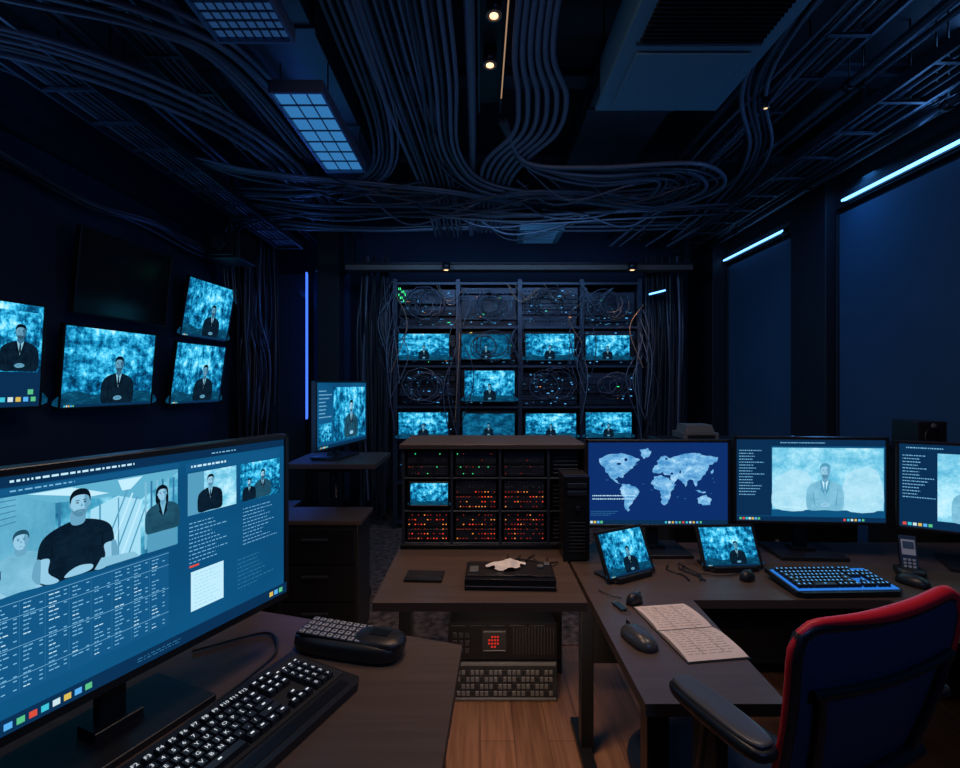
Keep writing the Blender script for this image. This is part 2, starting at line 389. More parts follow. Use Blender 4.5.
# ---------------------------------------------------------------- left wall monitors
monitor('wall_monitor',(-2.385,2.73),(-2.28,3.36),1.55,.50,c_feed(0,.58,.64),tilt=math.radians(5),wall=.12)
monitor('wall_monitor.001',(-2.34,1.90),(-2.245,2.47),1.59,.53,c_feed(1,.72,0,ui=True),tilt=math.radians(4),wall=.17)
monitor('wall_monitor.002',(-2.39,3.88),(-2.33,4.49),2.085,.50,c_feed(2,.60,.60),tilt=math.radians(10),wall=.12)
monitor('wall_monitor.003',(-2.39,3.73),(-2.32,4.33),1.535,.51,c_feed(3,.62,.64),tilt=math.radians(8),wall=.12)
monitor('wall_television',(-2.37,2.82),(-2.30,3.55),2.13,.52,None,tilt=math.radians(6),wall=.13)

# ---------------------------------------------------------------- equipment rack wall
CX=[-.85,-.22,.40,1.02,1.60]; RZ=[2.46,2.02,1.63,1.22,.88,.46,.06]; RY=4.8
rack=bpy.data.objects.new('equipment_rack',None); bpy.context.collection.objects.link(rack)
mb=MB()
for x in CX: mb.bx(x-.022,RY,.008,x+.022,RY+.05,2.5,RACKM); mb.bx(x-.022,RY+.55,.008,x+.022,RY+.6,2.5,RACKM)
for z in RZ: mb.bx(CX[0]-.02,RY+.005,z-.015,CX[-1]+.02,RY+.6,z+.01,RACKM)
mb.bx(CX[0],RY+.6,.01,CX[-1],RY+.62,2.5,DARK)
for x in CX:
    for k in range(50): mb.box((x,RY-.001,.1+k*.048),(.008,.003,.012),DARK)
mb.build('frame',bevel=.002,parent=rack,seg=1)
LG=em('led_green',(.05,.9,.25),1.6); LA=em('led_amber',(1,.30,.05),1.3); LR=em('led_red',(1,.06,.02),1.4); LB=em('led_bl',(.1,.5,1),1.4); LRD=em('led_red_dim',(.50,.035,.02),.65)
mb=MB()
for r in range(6):
    for c in range(4):
        x0,x1=CX[c]+.03,CX[c+1]-.03; zt,zb=RZ[r]-.03,RZ[r+1]+.02
        z=zb
        while z<zt-.05:
            hh=random.choice([.045,.06,.09,.12]); hh=min(hh,zt-z)
            dy=random.uniform(.04,.14)
            mb.bx(x0,RY+dy,z,x1,RY+.5,z+hh-.006,random.choice([CHAS,BLKM,CHAS,DUCT]))
            for k in range(random.randint(6,14)):
                mb.box((random.uniform(x0+.02,x1-.02),RY+dy-.002,z+hh*random.uniform(.2,.8)),(random.uniform(.004,.03),.003,.006),random.choice([LB,GREYP,UITX2,LG if random.random()<.25 else UITX2,GREYP,UITX2,LA if random.random()<.15 else GREYP]))
            for k in range(random.randint(5,14)):
                xx=x0+.03+k*(x1-x0-.06)/14; mb.box((xx,RY+dy-.003,z+hh*.45),(.014,.005,.014),DARK)
            z+=hh
for k in range(9): mb.box((CX[0]+.04+(k%5)*.016,RY-.01,2.40-(k//2)*.03),(.007,.004,.022),LG)
mb.build('rack_units',parent=rack,bevel=0)
mb=MB()
def loop(cx,cy,cz,r,rr=.007,mt=CABLE,sq=.9):
    pts=[]
    for k in range(20):
        t=2*math.pi*k/20; w=1+random.uniform(-.05,.05)
        pts.append((cx+r*w*math.cos(t),cy+random.uniform(-.01,.01),cz+r*sq*w*math.sin(t)))
    mb.tube(pts,rr,mt,n=5,closed=True)
CAB2=pmat('cable_grey',(.12,.16,.20),.4); CABW=pmat('cable_copper',(.35,.2,.12),.4)
for r,c in[(0,0),(0,1),(0,2),(0,3),(2,0),(2,2),(2,3),(1,1)]:
    cx=(CX[c]+CX[c+1])/2; cz=(RZ[r]+RZ[r+1])/2
    for k in range(6): loop(cx+random.uniform(-.08,.08),RY-.02-k*.01,cz+random.uniform(-.03,.03),random.uniform(.09,.18),rr=.005,mt=random.choice([CABLE,CABLE,CABLEB]))
for k in range(50):
    c=random.choice(CX); x=c+random.uniform(-.16,.16); zt=random.uniform(1.7,2.5); zb=zt-random.uniform(.3,1.2)
    mb.tube(spl([(c+random.uniform(-.03,.03),RY-.02,zt),(x,RY-.06,zt*.6+zb*.4),(c+random.uniform(-.06,.06),RY-.04,zb)],6),.005,random.choice([CABLE,CABLEB,CAB2,CAB2,CABW if k%4==0 else CABLE]),n=5)
for k in range(10):
    a=random.uniform(-.7,1.3); mb.tube(spl([(a,RY-.03,2.44),(a+.12,RY-.07,2.3-random.uniform(0,.1)),(a+.3,RY-.05,2.40)],6),.004,random.choice([CABW,CAB2]),n=5)
mb.build('rack_cables',parent=rack)
def rscreen(name,px0,px1,z0,z1,content):
    return monitor(name,(px0,RY-.04),(px1,RY-.04),(z0+z1)/2,z1-z0,content,bez=.008,depth=.035,bulge=True)
lst=[(-.815,-.30,1.68,1.955,0,0),(-.19,.31,1.69,1.95,1,1),(.445,.94,1.68,1.955,2,0),(1.04,1.49,1.68,1.94,4,0),
     (-.16,.35,1.27,1.59,5,0),
     (-.815,-.31,.90,1.175,3,0),(-.18,.35,.92,1.165,0,1),(.445,.96,.91,1.165,1,0),(1.04,1.51,.91,1.175,2,0)]
for i,(a,b,z0,z1,v,dm) in enumerate(lst):
    rscreen('rack_monitor' if i==0 else 'rack_monitor.%03d'%i,a,b,z0,z1,c_feed(v,.5,.55,dim=bool(dm),bar=False))
mb=MB(); mb.bx(-1.3,4.62,2.55,2.05,4.74,2.60,pmat('beam_brown',(.08,.06,.05),.5)); mb.bx(-1.3,4.60,2.60,2.05,4.76,2.62,BLKM)
for x in(-1.25,2.0): mb.bx(x-.03,4.64,2.62,x+.03,4.72,ZC,BLKM)
mb.build('header_beam',bevel=.004)
WARM=em('lamp_warm',(1,.58,.30),2.4,True)
def downlight(name,x,y,z,r=.035,en=4,spot=True,size=1.6):
    mb=MB(); mb.cyl((x,y,z),(x,y,z+.07),r*1.25,BLKM,n=20); mb.tube([(x+r*1.1*math.cos(t*math.pi/10),y+r*1.1*math.sin(t*math.pi/10),z) for t in range(20)],.006,pmat('lamp_ring',(.3,.2,.14),.3,.6),closed=True)
    mb.cyl((x,y,z-.003),(x,y,z+.001),r*.7,WARM,n=16)
    o=mb.build(name)
    if spot:
        l=bpy.data.lights.new(name+'_beam','SPOT'); l.energy=en; l.color=(1,.60,.36); l.spot_size=size; l.spot_blend=.8; l.shadow_soft_size=.03
        lo=bpy.data.objects.new('beam',l); bpy.context.collection.objects.link(lo); lo.location=(x,y,z-.02); lo.parent=o
    return o
downlight('downlight',-.32,4.54,2.53,r=.03,en=12); downlight('downlight.001',1.44,4.54,2.53,r=.03,en=12)
downlight('downlight.002',.058,2.0,2.985,r=.026,en=42,size=1.1); downlight('downlight.003',.048,2.31,2.985,r=.026,en=28,size=1.1)
downlight('downlight.004',1.50,2.52,2.90,r=.012,en=1)

mb=MB()
for k in range(60):
    t=random.random(); x=-2.42+random.uniform(0,.14); y=4.66+t*.75
    z1=random.uniform(.2,1.3)
    mb.tube(spl([(x,y,3.0),(x+random.uniform(-.03,.03),y+random.uniform(-.06,.06),2.2),(x+random.uniform(-.03,.06),y+random.uniform(-.1,.1),1.6),(x,y+random.uniform(-.05,.05),z1)],5),random.uniform(.008,.018),random.choice([CABLE,DARK,CABLEB]),n=5)
mb.build('hanging_cables')
for ci,(x0,x1,n) in enumerate(((-1.22,-.93,26),(1.70,2.05,34))):
    mb=MB()
    for k in range(n):
        x=random.uniform(x0,x1); mb.tube(spl([(x,4.85+random.uniform(0,.2),2.75),(x+random.uniform(-.04,.04),4.83,2.1),(x+random.uniform(-.04,.04),4.85,1.4),(x+random.uniform(-.03,.03),4.88,.02+random.uniform(0,.6))],5),random.uniform(.006,.014),random.choice([CABLE,DARK,DARK,CABLEB if k%5==0 else DARK]),n=5)
    mb.build('hanging_cables.%03d'%(ci+1))

# ---------------------------------------------------------------- ceiling services
for i,y in enumerate([.9,1.9,2.9,3.9,4.9]):
    mb=MB()
    mb.bx(XL,y-.06,3.335,XR,y+.06,3.35,DUCT); mb.bx(XL,y-.06,3.27,XR,y+.06,3.285,DUCT); mb.bx(XL,y-.008,3.285,XR,y+.008,3.335,DUCT)
    mb.build('ceiling_beam' if i==0 else 'ceiling_beam.%03d'%i)
R=random.uniform
def tray(name,x,w,z,y0,y1,cab=6):
    mb=MB()
    for sx in(-1,1): mb.bx(x+sx*w/2-.008,y0,z,x+sx*w/2+.008,y1,z+.06,DUCT)
    y=y0+.1
    while y<y1: mb.bx(x-w/2,y,z,x+w/2,y+.02,z+.012,DUCT); y+=.3
    for k in range(cab):
        xx=x-w/2+.03+(w-.06)*k/max(1,cab-1)
        mb.tube(spl([(xx+R(-.006,.006),y0+(y1-y0)*q/8,z+.03+R(0,.01)) for q in range(9)],3),R(.008,.014),random.choice([CABLE,CABLEB]),n=5)
    y=y0+.5
    while y<y1:
        for sx in(-1,1): mb.cyl((x+sx*w/2,y,z+.05),(x+sx*w/2,y,ZC),.005,BLKM,n=6)
        y+=1.2
    mb.build(name)
tray('cable_tray',-1.98,.26,2.86,-.5,5.0,7); tray('cable_tray.001',-1.52,.18,3.02,-.5,5.2,5)
tray('cable_tray.002',-.36,.32,3.06,0,3.4,6); tray('cable_tray.003',1.62,.2,2.98,-.4,5.2,4); tray('cable_tray.004',2.12,.24,2.86,-.4,5.2,4)
mb=MB()
for x,z,r in((-1.74,2.98,.02),(-1.80,2.98,.014),(-1.32,3.08,.03),(1.86,2.96,.022),(1.93,2.96,.014),(2.36,2.86,.025),(2.30,2.90,.014),(1.42,3.06,.02)):
    mb.cyl((x,-.6,z),(x,5.3,z),r,DUCT,n=10)
    for y in(.4,1.4,2.4,3.4,4.4): mb.cyl((x,y,z),(x,y+.04,z),r*1.3,BLKM,n=10); mb.cyl((x,y+.02,z),(x,y+.02,ZC),.004,BLKM,n=5)
mb.build('ceiling_pipes')
def duct(name,x0,x1,z0,z1,y0,y1):
    mb=MB(); mb.bx(x0,y0,z0,x1,y1,z1,DUCT); y=y0+.3
    while y<y1: mb.bx(x0-.015,y,z0-.015,x1+.015,y+.03,z1+.01,DUCT); y+=.8
    mb.build(name,bevel=.003)
duct('air_duct',-1.14,-.74,3.02,3.25,.2,4.2); duct('air_duct.001',.66,1.16,3.12,3.25,2.6,4.15)
PANB=em('panel_glow_blue',(.03,.17,.42),1,True); PAND=em('panel_glow_dim',(.012,.045,.13),1,True); RAIL=pmat('fixture_rail',(.10,.14,.22),.35,.5)
for i,(y0,y1) in enumerate([(2.22,3.04),(.9,1.88)]):
    mb=MB(); x0,x1,z=-.965,-.735,2.79
    if i: x0,x1=-1.02,-.74
    mb.bx(x0,y0,z+.02,x1,y1,z+.05,PAND if i else PANB)
    for a in((x0-.012,y0-.012,x0,y1+.012),(x1,y0-.012,x1+.012,y1+.012),(x0,y0-.012,x1,y0),(x0,y1,x1,y1+.012)): mb.bx(a[0],a[1],z,a[2],a[3],z+.06,RAIL)
    n=22 if i else 7; w_=.003 if i else .004
    for k in range(1,n): y=y0+(y1-y0)*k/n; mb.bx(x0,y-w_,z+.014,x1,y+w_,z+.02,DUCT)
    for k in range(1,8 if i else 3): x=x0+(x1-x0)*k/(8 if i else 3); mb.bx(x-.0025,y0,z+.014,x+.0025,y1,z+.02,DUCT)
    for x in(x0,x1):
        for y in(y0+.1,y1-.1): mb.cyl((x,y,z+.06),(x,y,3.0),.004,BLKM,n=6)
    mb.build('louvre_light' if i==0 else 'louvre_light.001')
mb=MB(); mb.bx(.61,1.62,2.86,1.19,2.44,3.10,ACM)
mb.bx(.59,1.60,2.85,1.21,2.46,2.875,ACM)
mb.bx(.66,2.02,2.838,1.14,2.40,2.85,ACM)
for k in range(14): mb.box((.9,1.66+k*.022,2.845),(.5,.008,.016),BLKM,rot=(.5,0,0))
mb.bx(.64,1.64,2.842,1.16,1.655,2.852,DUCT); mb.bx(.64,1.965,2.842,1.16,1.98,2.852,DUCT)
for x in(.62,1.18):
    for y in(1.66,2.4): mb.cyl((x,y,3.1),(x,y,ZC),.006,BLKM,n=6)
mb.build('ceiling_air_conditioner',bevel=.006)
mb=MB(); mb.bx(.35,4.2,2.80,.74,4.62,2.85,ACM); mb.bx(.39,4.24,2.792,.70,4.58,2.80,pmat('vent_panel',(.10,.24,.32),.5))
for k in range(7): mb.box((.545,4.28+k*.045,2.788),(.28,.012,.01),ACM)
for x in(.36,.73): mb.cyl((x,4.22,2.85),(x,4.22,ZC),.006,BLKM,n=6)
mb.build('ceiling_vent',bevel=.003)
mb=MB(); mb.bx(.0,.5,3.06,.11,2.75,3.10,BLKM); mb.bx(-.01,.5,3.0,.0,2.75,3.12,DUCT); mb.bx(.11,.5,3.0,.12,2.75,3.12,DUCT)
mb.bx(.112,.9,2.996,.118,2.6,3.0,em('warm_edge',(.50,.30,.17),.8)); 
for y in(.8,2.6): mb.cyl((.055,y,3.1),(.055,y,ZC),.006,BLKM,n=6)
mb.build('track_light_rail')
mb=MB(); mb.tube(spl([(-.045,.3,3.0),(-.045,1.5,3.0),(-.045,2.6,2.98),(-.05,3.2,2.93),(-.06,3.8,2.87),(-.08,4.5,2.86)],8),.024,CABLEB,n=10)
for k in range(6):
    o=.05*k
    mb.tube(spl([(.16+o*.6,.3,3.0),(.16+o*.6,1.6,3.0),(.16+o*.7,2.2,2.98),(.20+o*1.0,2.5,2.95),(.20+o*1.0,2.8,2.92),(.04+o,3.1,2.89),(.0+o*.8,3.5,2.88),(-.02+o*.8,4.5,2.88)],8),.0145,CABLEB,n=8)
mb.build('ceiling_conduits')
mb=MB()
def bundle(route,n,sp=.03,r=(.009,.014),jit=.008,zj=.012,mats=(CABLE,CABLEB)):
    P=[Vector(p) for p in route]
    for k in range(n):
        off=(k-(n-1)/2)*sp; ps=[]
        for i,p in enumerate(P):
            t=(P[min(i+1,len(P)-1)]-P[max(i-1,0)]); t.z=0; t.normalize(); nrm=Vector((t.y,-t.x,0))
            ps.append(p+nrm*(off+R(-jit,jit))+Vector((0,0,R(-zj,zj)+.014*(k%2))))
        mb.tube(spl(ps,8),R(*r),random.choice(mats),n=6)
bundle([(-.42,.2,2.98),(-.42,1.3,2.98),(-.40,2.2,2.96),(-.34,3.0,2.90),(-.30,3.6,2.86),(-.3,4.6,2.86)],8,.034)
bundle([(-.22,.2,2.97),(-.22,1.4,2.97),(-.2,2.3,2.94),(-.20,3.0,2.88),(.05,3.45,2.84),(.7,3.65,2.86),(1.5,3.7,2.92)],6,.032)
bundle([(-.56,.3,2.98),(-.56,1.8,2.98),(-.56,2.8,2.92),(-.75,3.35,2.88),(-1.3,3.6,2.88),(-1.95,3.7,2.93)],6,.03)
bundle([(-1.95,3.9,2.92),(-1.2,3.92,2.84),(-.4,3.9,2.84),(.4,3.95,2.82),(1.1,3.9,2.84),(2.1,3.95,2.90)],6,.034,zj=.03)
bundle([(-1.95,3.15,2.93),(-1.5,3.25,2.86),(-.7,3.45,2.84),(-.2,3.5,2.84),(.3,3.8,2.86)],5,.03,zj=.025)
bundle([(-2.0,4.4,2.92),(-1.0,4.45,2.88),(0,4.4,2.9),(1,4.45,2.9),(2.1,4.4,2.92)],4,.04,zj=.02)
for k in range(8):
    ins=.032*k
    bundle([(.12,2.75,2.95),(.30,3.05+ins*.4,2.87),(.75,3.0+ins,2.80),(1.35-ins,2.95+ins,2.80),(1.66-ins*2,3.3,2.80),(1.40-ins,3.7-ins,2.80),(.8,3.62-ins,2.82),(.35,3.5,2.84),(-.1,3.7,2.86)],1,.02,jit=.03,r=(.009,.014),mats=(CABLEB,CABLE))
bundle([(-2.42,1.0,2.50),(-2.15,1.35,2.78),(-1.7,1.7,2.88),(-1.35,1.95,2.93),(-1.15,2.3,2.96),(-1.1,3.2,2.96)],6,.035,r=(.011,.017))
bundle([(-2.42,1.5,2.35),(-2.25,1.65,2.66),(-1.95,1.95,2.84),(-1.6,2.4,2.90),(-1.35,3.0,2.92),(-1.3,4.0,2.92)],6,.035,r=(.011,.016))
bundle([(-2.44,1.72,1.95),(-2.42,1.72,2.2),(-2.38,1.72,2.5),(-2.28,1.8,2.74),(-2.1,2.2,2.90),(-2.0,3.0,2.93)],6,.03,r=(.011,.015))
bundle([(-2.44,2.2,2.62),(-2.40,2.9,2.56),(-2.40,3.5,2.62),(-2.36,4.1,2.58),(-2.40,4.7,2.66)],5,.022,zj=.03,r=(.008,.013))
bundle([(2.44,1.5,2.95),(2.42,2.6,2.92),(2.42,3.6,2.94),(2.40,4.8,2.90)],4,.03,zj=.02,r=(.008,.013))
bundle([(1.25,1.0,3.02),(1.35,2.3,2.98),(1.75,3.0,2.92),(1.95,3.7,2.92),(1.95,4.7,2.86)],5,.03)
bundle([(-2.3,4.45,2.2),(-2.3,4.4,2.7),(-2.1,4.2,2.85),(-1.6,4.1,2.9),(-1.0,4.1,2.9)],4,.03)
for k in range(16):
    x=R(-1.5,1.0); y=R(3.15,4.3)
    mb.tube(spl([(x,y,2.9),(x+.3,y+R(-.2,.2),2.80-R(0,.07)),(x+.7,y+R(-.2,.2),2.78),(x+1.0,y+R(-.1,.1),2.9)],7),R(.005,.009),random.choice([CABLE,CABLEB]),n=6)
for k in range(7):
    x=1.3+R(0,1.0); mb.tube(spl([(x,.5,3.05),(x+R(-.05,.05),2,3.0),(x+R(-.1,.1),3,2.95),(x*.95,4.2,2.9),(x*.85,4.7,2.8)],6),R(.006,.01),CABLEB,n=6)
mb.build('ceiling_cables')
mb=MB(); mb.bx(-2.3,4.0,2.50,-2.0,4.3,2.72,BLK); mb.bx(-2.26,3.96,2.52,-2.04,4.0,2.70,BLKM); mb.cyl((-2.15,4.15,2.72),(-2.15,4.15,ZC),.015,BLKM); mb.cyl((-2.15,3.96,2.61),(-2.15,3.93,2.61),.06,BLK)
mb.build('ceiling_speaker',bevel=.008)

# ---------------------------------------------------------------- centre desk, small server cabinets
mb=MB(); mb.prism([(-.345,1.535),(.345,1.535),(.345,2.55),(-.345,2.55)],.722,.75,DESK,DESKE)
mb.bx(-.325,1.92,0.03,-.275,1.98,.722,BLKM); mb.bx(-.33,1.62,0,-.27,2.5,.035,BLKM)
mb.bx(.36,2.40,0.0,.41,2.46,.722,BLKM) ; mb.bx(.30,2.42,.66,.41,2.46,.722,BLKM)
mb.bx(-.3,2.46,.4,.36,2.48,.722,BLKM); mb.bx(-.3,1.6,.69,.3,1.64,.722,BLKM)
mb.build('desk',bevel=.003)
mb=MB(); CY=2.03; cw=.205; x00=-.325
mb.bx(x00-.012,CY,.752,x00+3*cw+.155,CY+.34,.77,BLKM)
mb.bx(x00-.015,CY-.01,1.175,x00+3*cw+.16,CY+.36,1.195,pmat('cabinet_top',(.045,.034,.03),.5))
for i in range(4): mb.bx(x00+i*cw-.006,CY,.77,x00+i*cw+.006,CY+.34,1.175,RACKM)
mb.bx(x00+3*cw+.145,CY,.77,x00+3*cw+.155,CY+.34,1.175,BLKM)
mb.bx(x00,CY+.3,.77,x00+3*cw+.15,CY+.34,1.175,DARK)
rows=[(1.055,1.165),(.915,1.045),(.78,.905)]
for ri,(z0,z1) in enumerate(rows):
    mb.bx(x00,CY+.002,z0-.008,x00+3*cw+.15,CY+.3,z0-.002,RACKM)
    for c in range(4):
        a=x00+c*cw+.012; b=a+(cw-.024 if c<3 else .125)
        mb.bx(a,CY+.02,z0,b,CY+.3,z1,BLKM)
        if c==3:
            for k in range(6): mb.bx(a+.01,CY+.014,z0+.01+k*.017,b-.01,CY+.02,z0+.018+k*.017,CHAS)
            continue
        if ri==1 and c==0: continue
        mb.bx(a+.004,CY+.012,z0+.004,b-.004,CY+.02,z0+(z1-z0)*.42,CHAS); mb.bx(a+.004,CY+.012,z0+(z1-z0)*.5,b-.004,CY+.02,z1-.004,CHAS)
        nr=6 if ri else 4
        for rr in range(nr):
            for k in range(13):
                if random.random()<.30: continue
                zz=z0+.014+rr*(z1-z0-.026)/(nr-1); xx=a+.012+k*(b-a-.024)/12
                mt=random.choice([LRD,LRD,LRD,LR,LA,CHAS]) if ri else random.choice([LRD,LG if random.random()<.5 else GREYP,GREYP,CHAS,GREYP,CHAS])
                if ri==1 and rr>3: mt=GREYP
                mb.box((xx,CY+.010,zz),(.0050 if ri else .0045,.004,.0040 if ri else .0035),mt)
        for k in range(12): mb.box((a+.012+k*(b-a-.024)/11,CY+.0105,z0+(z1-z0)*.46),(.005,.004,.006),DARK)
mb.build('server_cabinet',bevel=.0015,seg=1)
monitor('cabinet_monitor',(-.30,CY-.002),(-.13,CY-.002),.985,.105,c_feed(4,.5,.0,bar=False),bez=.006,depth=.018,bulge=False)
mb=MB(); mb.bx(.33,1.905,.752,.430,2.015,1.09,BLK); mb.bx(.328,1.89,.756,.432,1.905,1.086,BLKM)
mb.bx(.343,1.884,1.04,.420,1.89,1.06,CHAS); mb.bx(.343,1.884,1.01,.420,1.89,1.03,CHAS); mb.cyl((.384,1.89,.96),(.384,1.881,.96),.01,BLK)
for k in range(9): mb.bx(.348,1.885,.79+k*.014,.415,1.89,.795+k*.014,DARK)
mb.build('tower_computer',bevel=.003)
mb=MB()
for k in range(9):
    a=(R(.1,.30),R(1.87,1.95),.757); 
    mb.tube(spl([a,(a[0]+R(-.06,.04),a[1]-R(.01,.06),.757),(a[0]+R(-.08,.05),1.84+R(-.03,.03),.758+R(0,.02)),(a[0]+R(-.02,.05),1.87,.757)],8),.003,BLK,n=6)
mb.build('desk_cables')
mb=MB(); mb.box((0,0,.005),(.135,.088,.010),BLK); mb.box((0,0,.0105),(.122,.075,.001),pmat('pad_face',(.02,.022,.025),.25)); mb.build('tablet_pad',(-.20,1.735,.75),math.radians(-3),bevel=.003)
mb=MB(); mb.box((0,0,.019),(.31,.155,.038),BLKM); mb.box((0,.01,.040),(.30,.13,.006),BLK); mb.box((-.125,-.01,.046),(.03,.05,.006),GREYP)
mb.bx(-.152,-.0795,.012,.152,-.0775,.016,GREYP); mb.cyl((.11,.02,.043),(.11,.02,.052),.012,GREYP); mb.box((.05,-.05,.044),(.06,.012,.004),CHAS); mb.box((.135,.05,.046),(.02,.03,.006),GREYP)
mb.build('deck_recorder',(.105,1.70,.75),math.radians(-2),bevel=.003)
mb=MB(); n=14
vs=[];
for j in range(n+1):
    for i in range(n+1):
        u=i/n-.5;v=j/n-.5; rr=math.hypot(u,v)
        z=.020*math.exp(-(rr*3)**2)+.007*math.sin(9*u+4*v)*math.cos(7*v-3*u)+.008
        vs.append((u*.12*(1+.25*math.sin(5*v)),v*.06*(1+.3*math.cos(6*u)),max(.001,z)))
mb.add(vs,[(j*(n+1)+i,j*(n+1)+i+1,(j+1)*(n+1)+i+1,(j+1)*(n+1)+i) for j in range(n) for i in range(n)],CLOTH,smooth=True)
mb.build('cloth',(.095,1.715,.793),.2)
mb=MB(); mb.bx(-.14,2.2,.0,.345,2.36,.18,BLKM); mb.bx(-.14,2.2,.19,.345,2.36,.36,BLKM)
mb.bx(-.145,2.19,.005,.352,2.2,.182,CHAS); mb.bx(-.145,2.19,.192,.352,2.2,.358,BLKM)
mb.bx(-.14,2.186,.165,.347,2.19,.18,GREYP); mb.bx(-.14,2.186,.008,.347,2.19,.02,GREYP)
for r in range(4):
    for k in range(22):
        mb.box((-.118+k*.021,2.187,.04+r*.032),(.015,.004,.02),GREYP if (k*3+r)%4 else DARK)
for k in range(9): mb.box((-.115+.028*(k%3),2.187,.235+.035*(k//3)),(.02,.004,.022),CHAS)
for k in range(14): mb.bx(.15+k*.014,2.186,.215,.157+k*.014,2.19,.34,DARK)
mb.bx(.01,2.184,.23,.12,2.19,.33,DARK); mb.bx(.015,2.182,.235,.115,2.184,.24,GREYP); mb.bx(.015,2.182,.32,.115,2.184,.325,GREYP)
LD=em('red_disp',(.65,.03,.02),.8)
for i in range(4):
    for j in range(4):
        if (i,j) in((0,3),(3,0),(0,0)): continue
        mb.box((.042+i*.013,2.182,.255+j*.015),(.009,.003,.008),LD)
for k in range(5): mb.box((-.10+k*.09,2.186,.349),(.07,.003,.006),CHAS)
mb.build('server_unit',bevel=.002,seg=1)

# ---------------------------------------------------------------- stand monitor, stand, filing cabinet
def c_stand(s):
    s.rect(0,0,1,1,UIBG); s.up(); s.rect(.30,.08,.98,.93,VIDS[4]); s.rect(.04,.1,.27,.38,VIDS[2]); s.up(); s.dashes(.04,.45,.27,.9,UITX,8,th=.3)
    s.man(.66,.10,.62,SUIT2,SKINL,HAIR,SHIRT,shade=SHL); s.up(); s.rect(0,0,1,.05,UIBAR); s.up(); icons(s,.05,.008,7,.025)
monitor('monitor',(-1.0,2.92),(-.85,3.6),1.25,.44,c_stand,depth=.03,desk=.955,base=(.3,.2))
mb=MB(); mb.bx(-1.22,2.98,.92,-.65,3.5,.953,pmat('shelf_top',(.05,.035,.03),.6)); mb.cyl((-.98,3.25,.04),(-.98,3.25,.92),.035,BLKM); mb.cyl((-.98,3.25,.008),(-.98,3.25,.04),.24,BLKM,n=28); mb.box((-.98,3.25,.90),(.3,.3,.04),BLKM)
mb.build('monitor_stand',bevel=.004)
CTOP=pmat('cab_top',(.05,.036,.03),.5)
mb=MB(); mb.bx(-1.75,2.75,.008,-1.24,3.30,.62,BLK); mb.bx(-1.77,2.73,.62,-1.23,3.32,.645,CTOP)
for k in range(3): mb.bx(-1.735,2.73,.04+k*.195,-1.255,2.75,.22+k*.195,BLKM); mb.bx(-1.58,2.715,.15+k*.195,-1.41,2.73,.165+k*.195,GREYP)
mb.build('filing_cabinet.001',bevel=.004)
mb=MB(); mb.bx(-1.17,2.68,.008,-.68,2.96,.665,BLK); mb.bx(-1.19,2.665,.665,-.66,2.97,.69,CTOP)
for k in range(3):
    mb.bx(-1.155,2.66,.04+k*.205,-.695,2.68,.235+k*.205,BLKM); mb.bx(-.99,2.645,.17+k*.205,-.84,2.66,.185+k*.205,CHAS)
mb.build('filing_cabinet',bevel=.004)
mb=MB(); mb.bx(-1.36,2.45,.70,-1.02,2.47,1.13,BLK)
for x in(-1.35,-1.03): mb.bx(x-.015,2.44,0,x+.015,2.48,1.14,BLKM); mb.bx(x-.015,2.3,0,x+.015,2.6,.03,BLKM)
mb.build('partition_screen',bevel=.006)

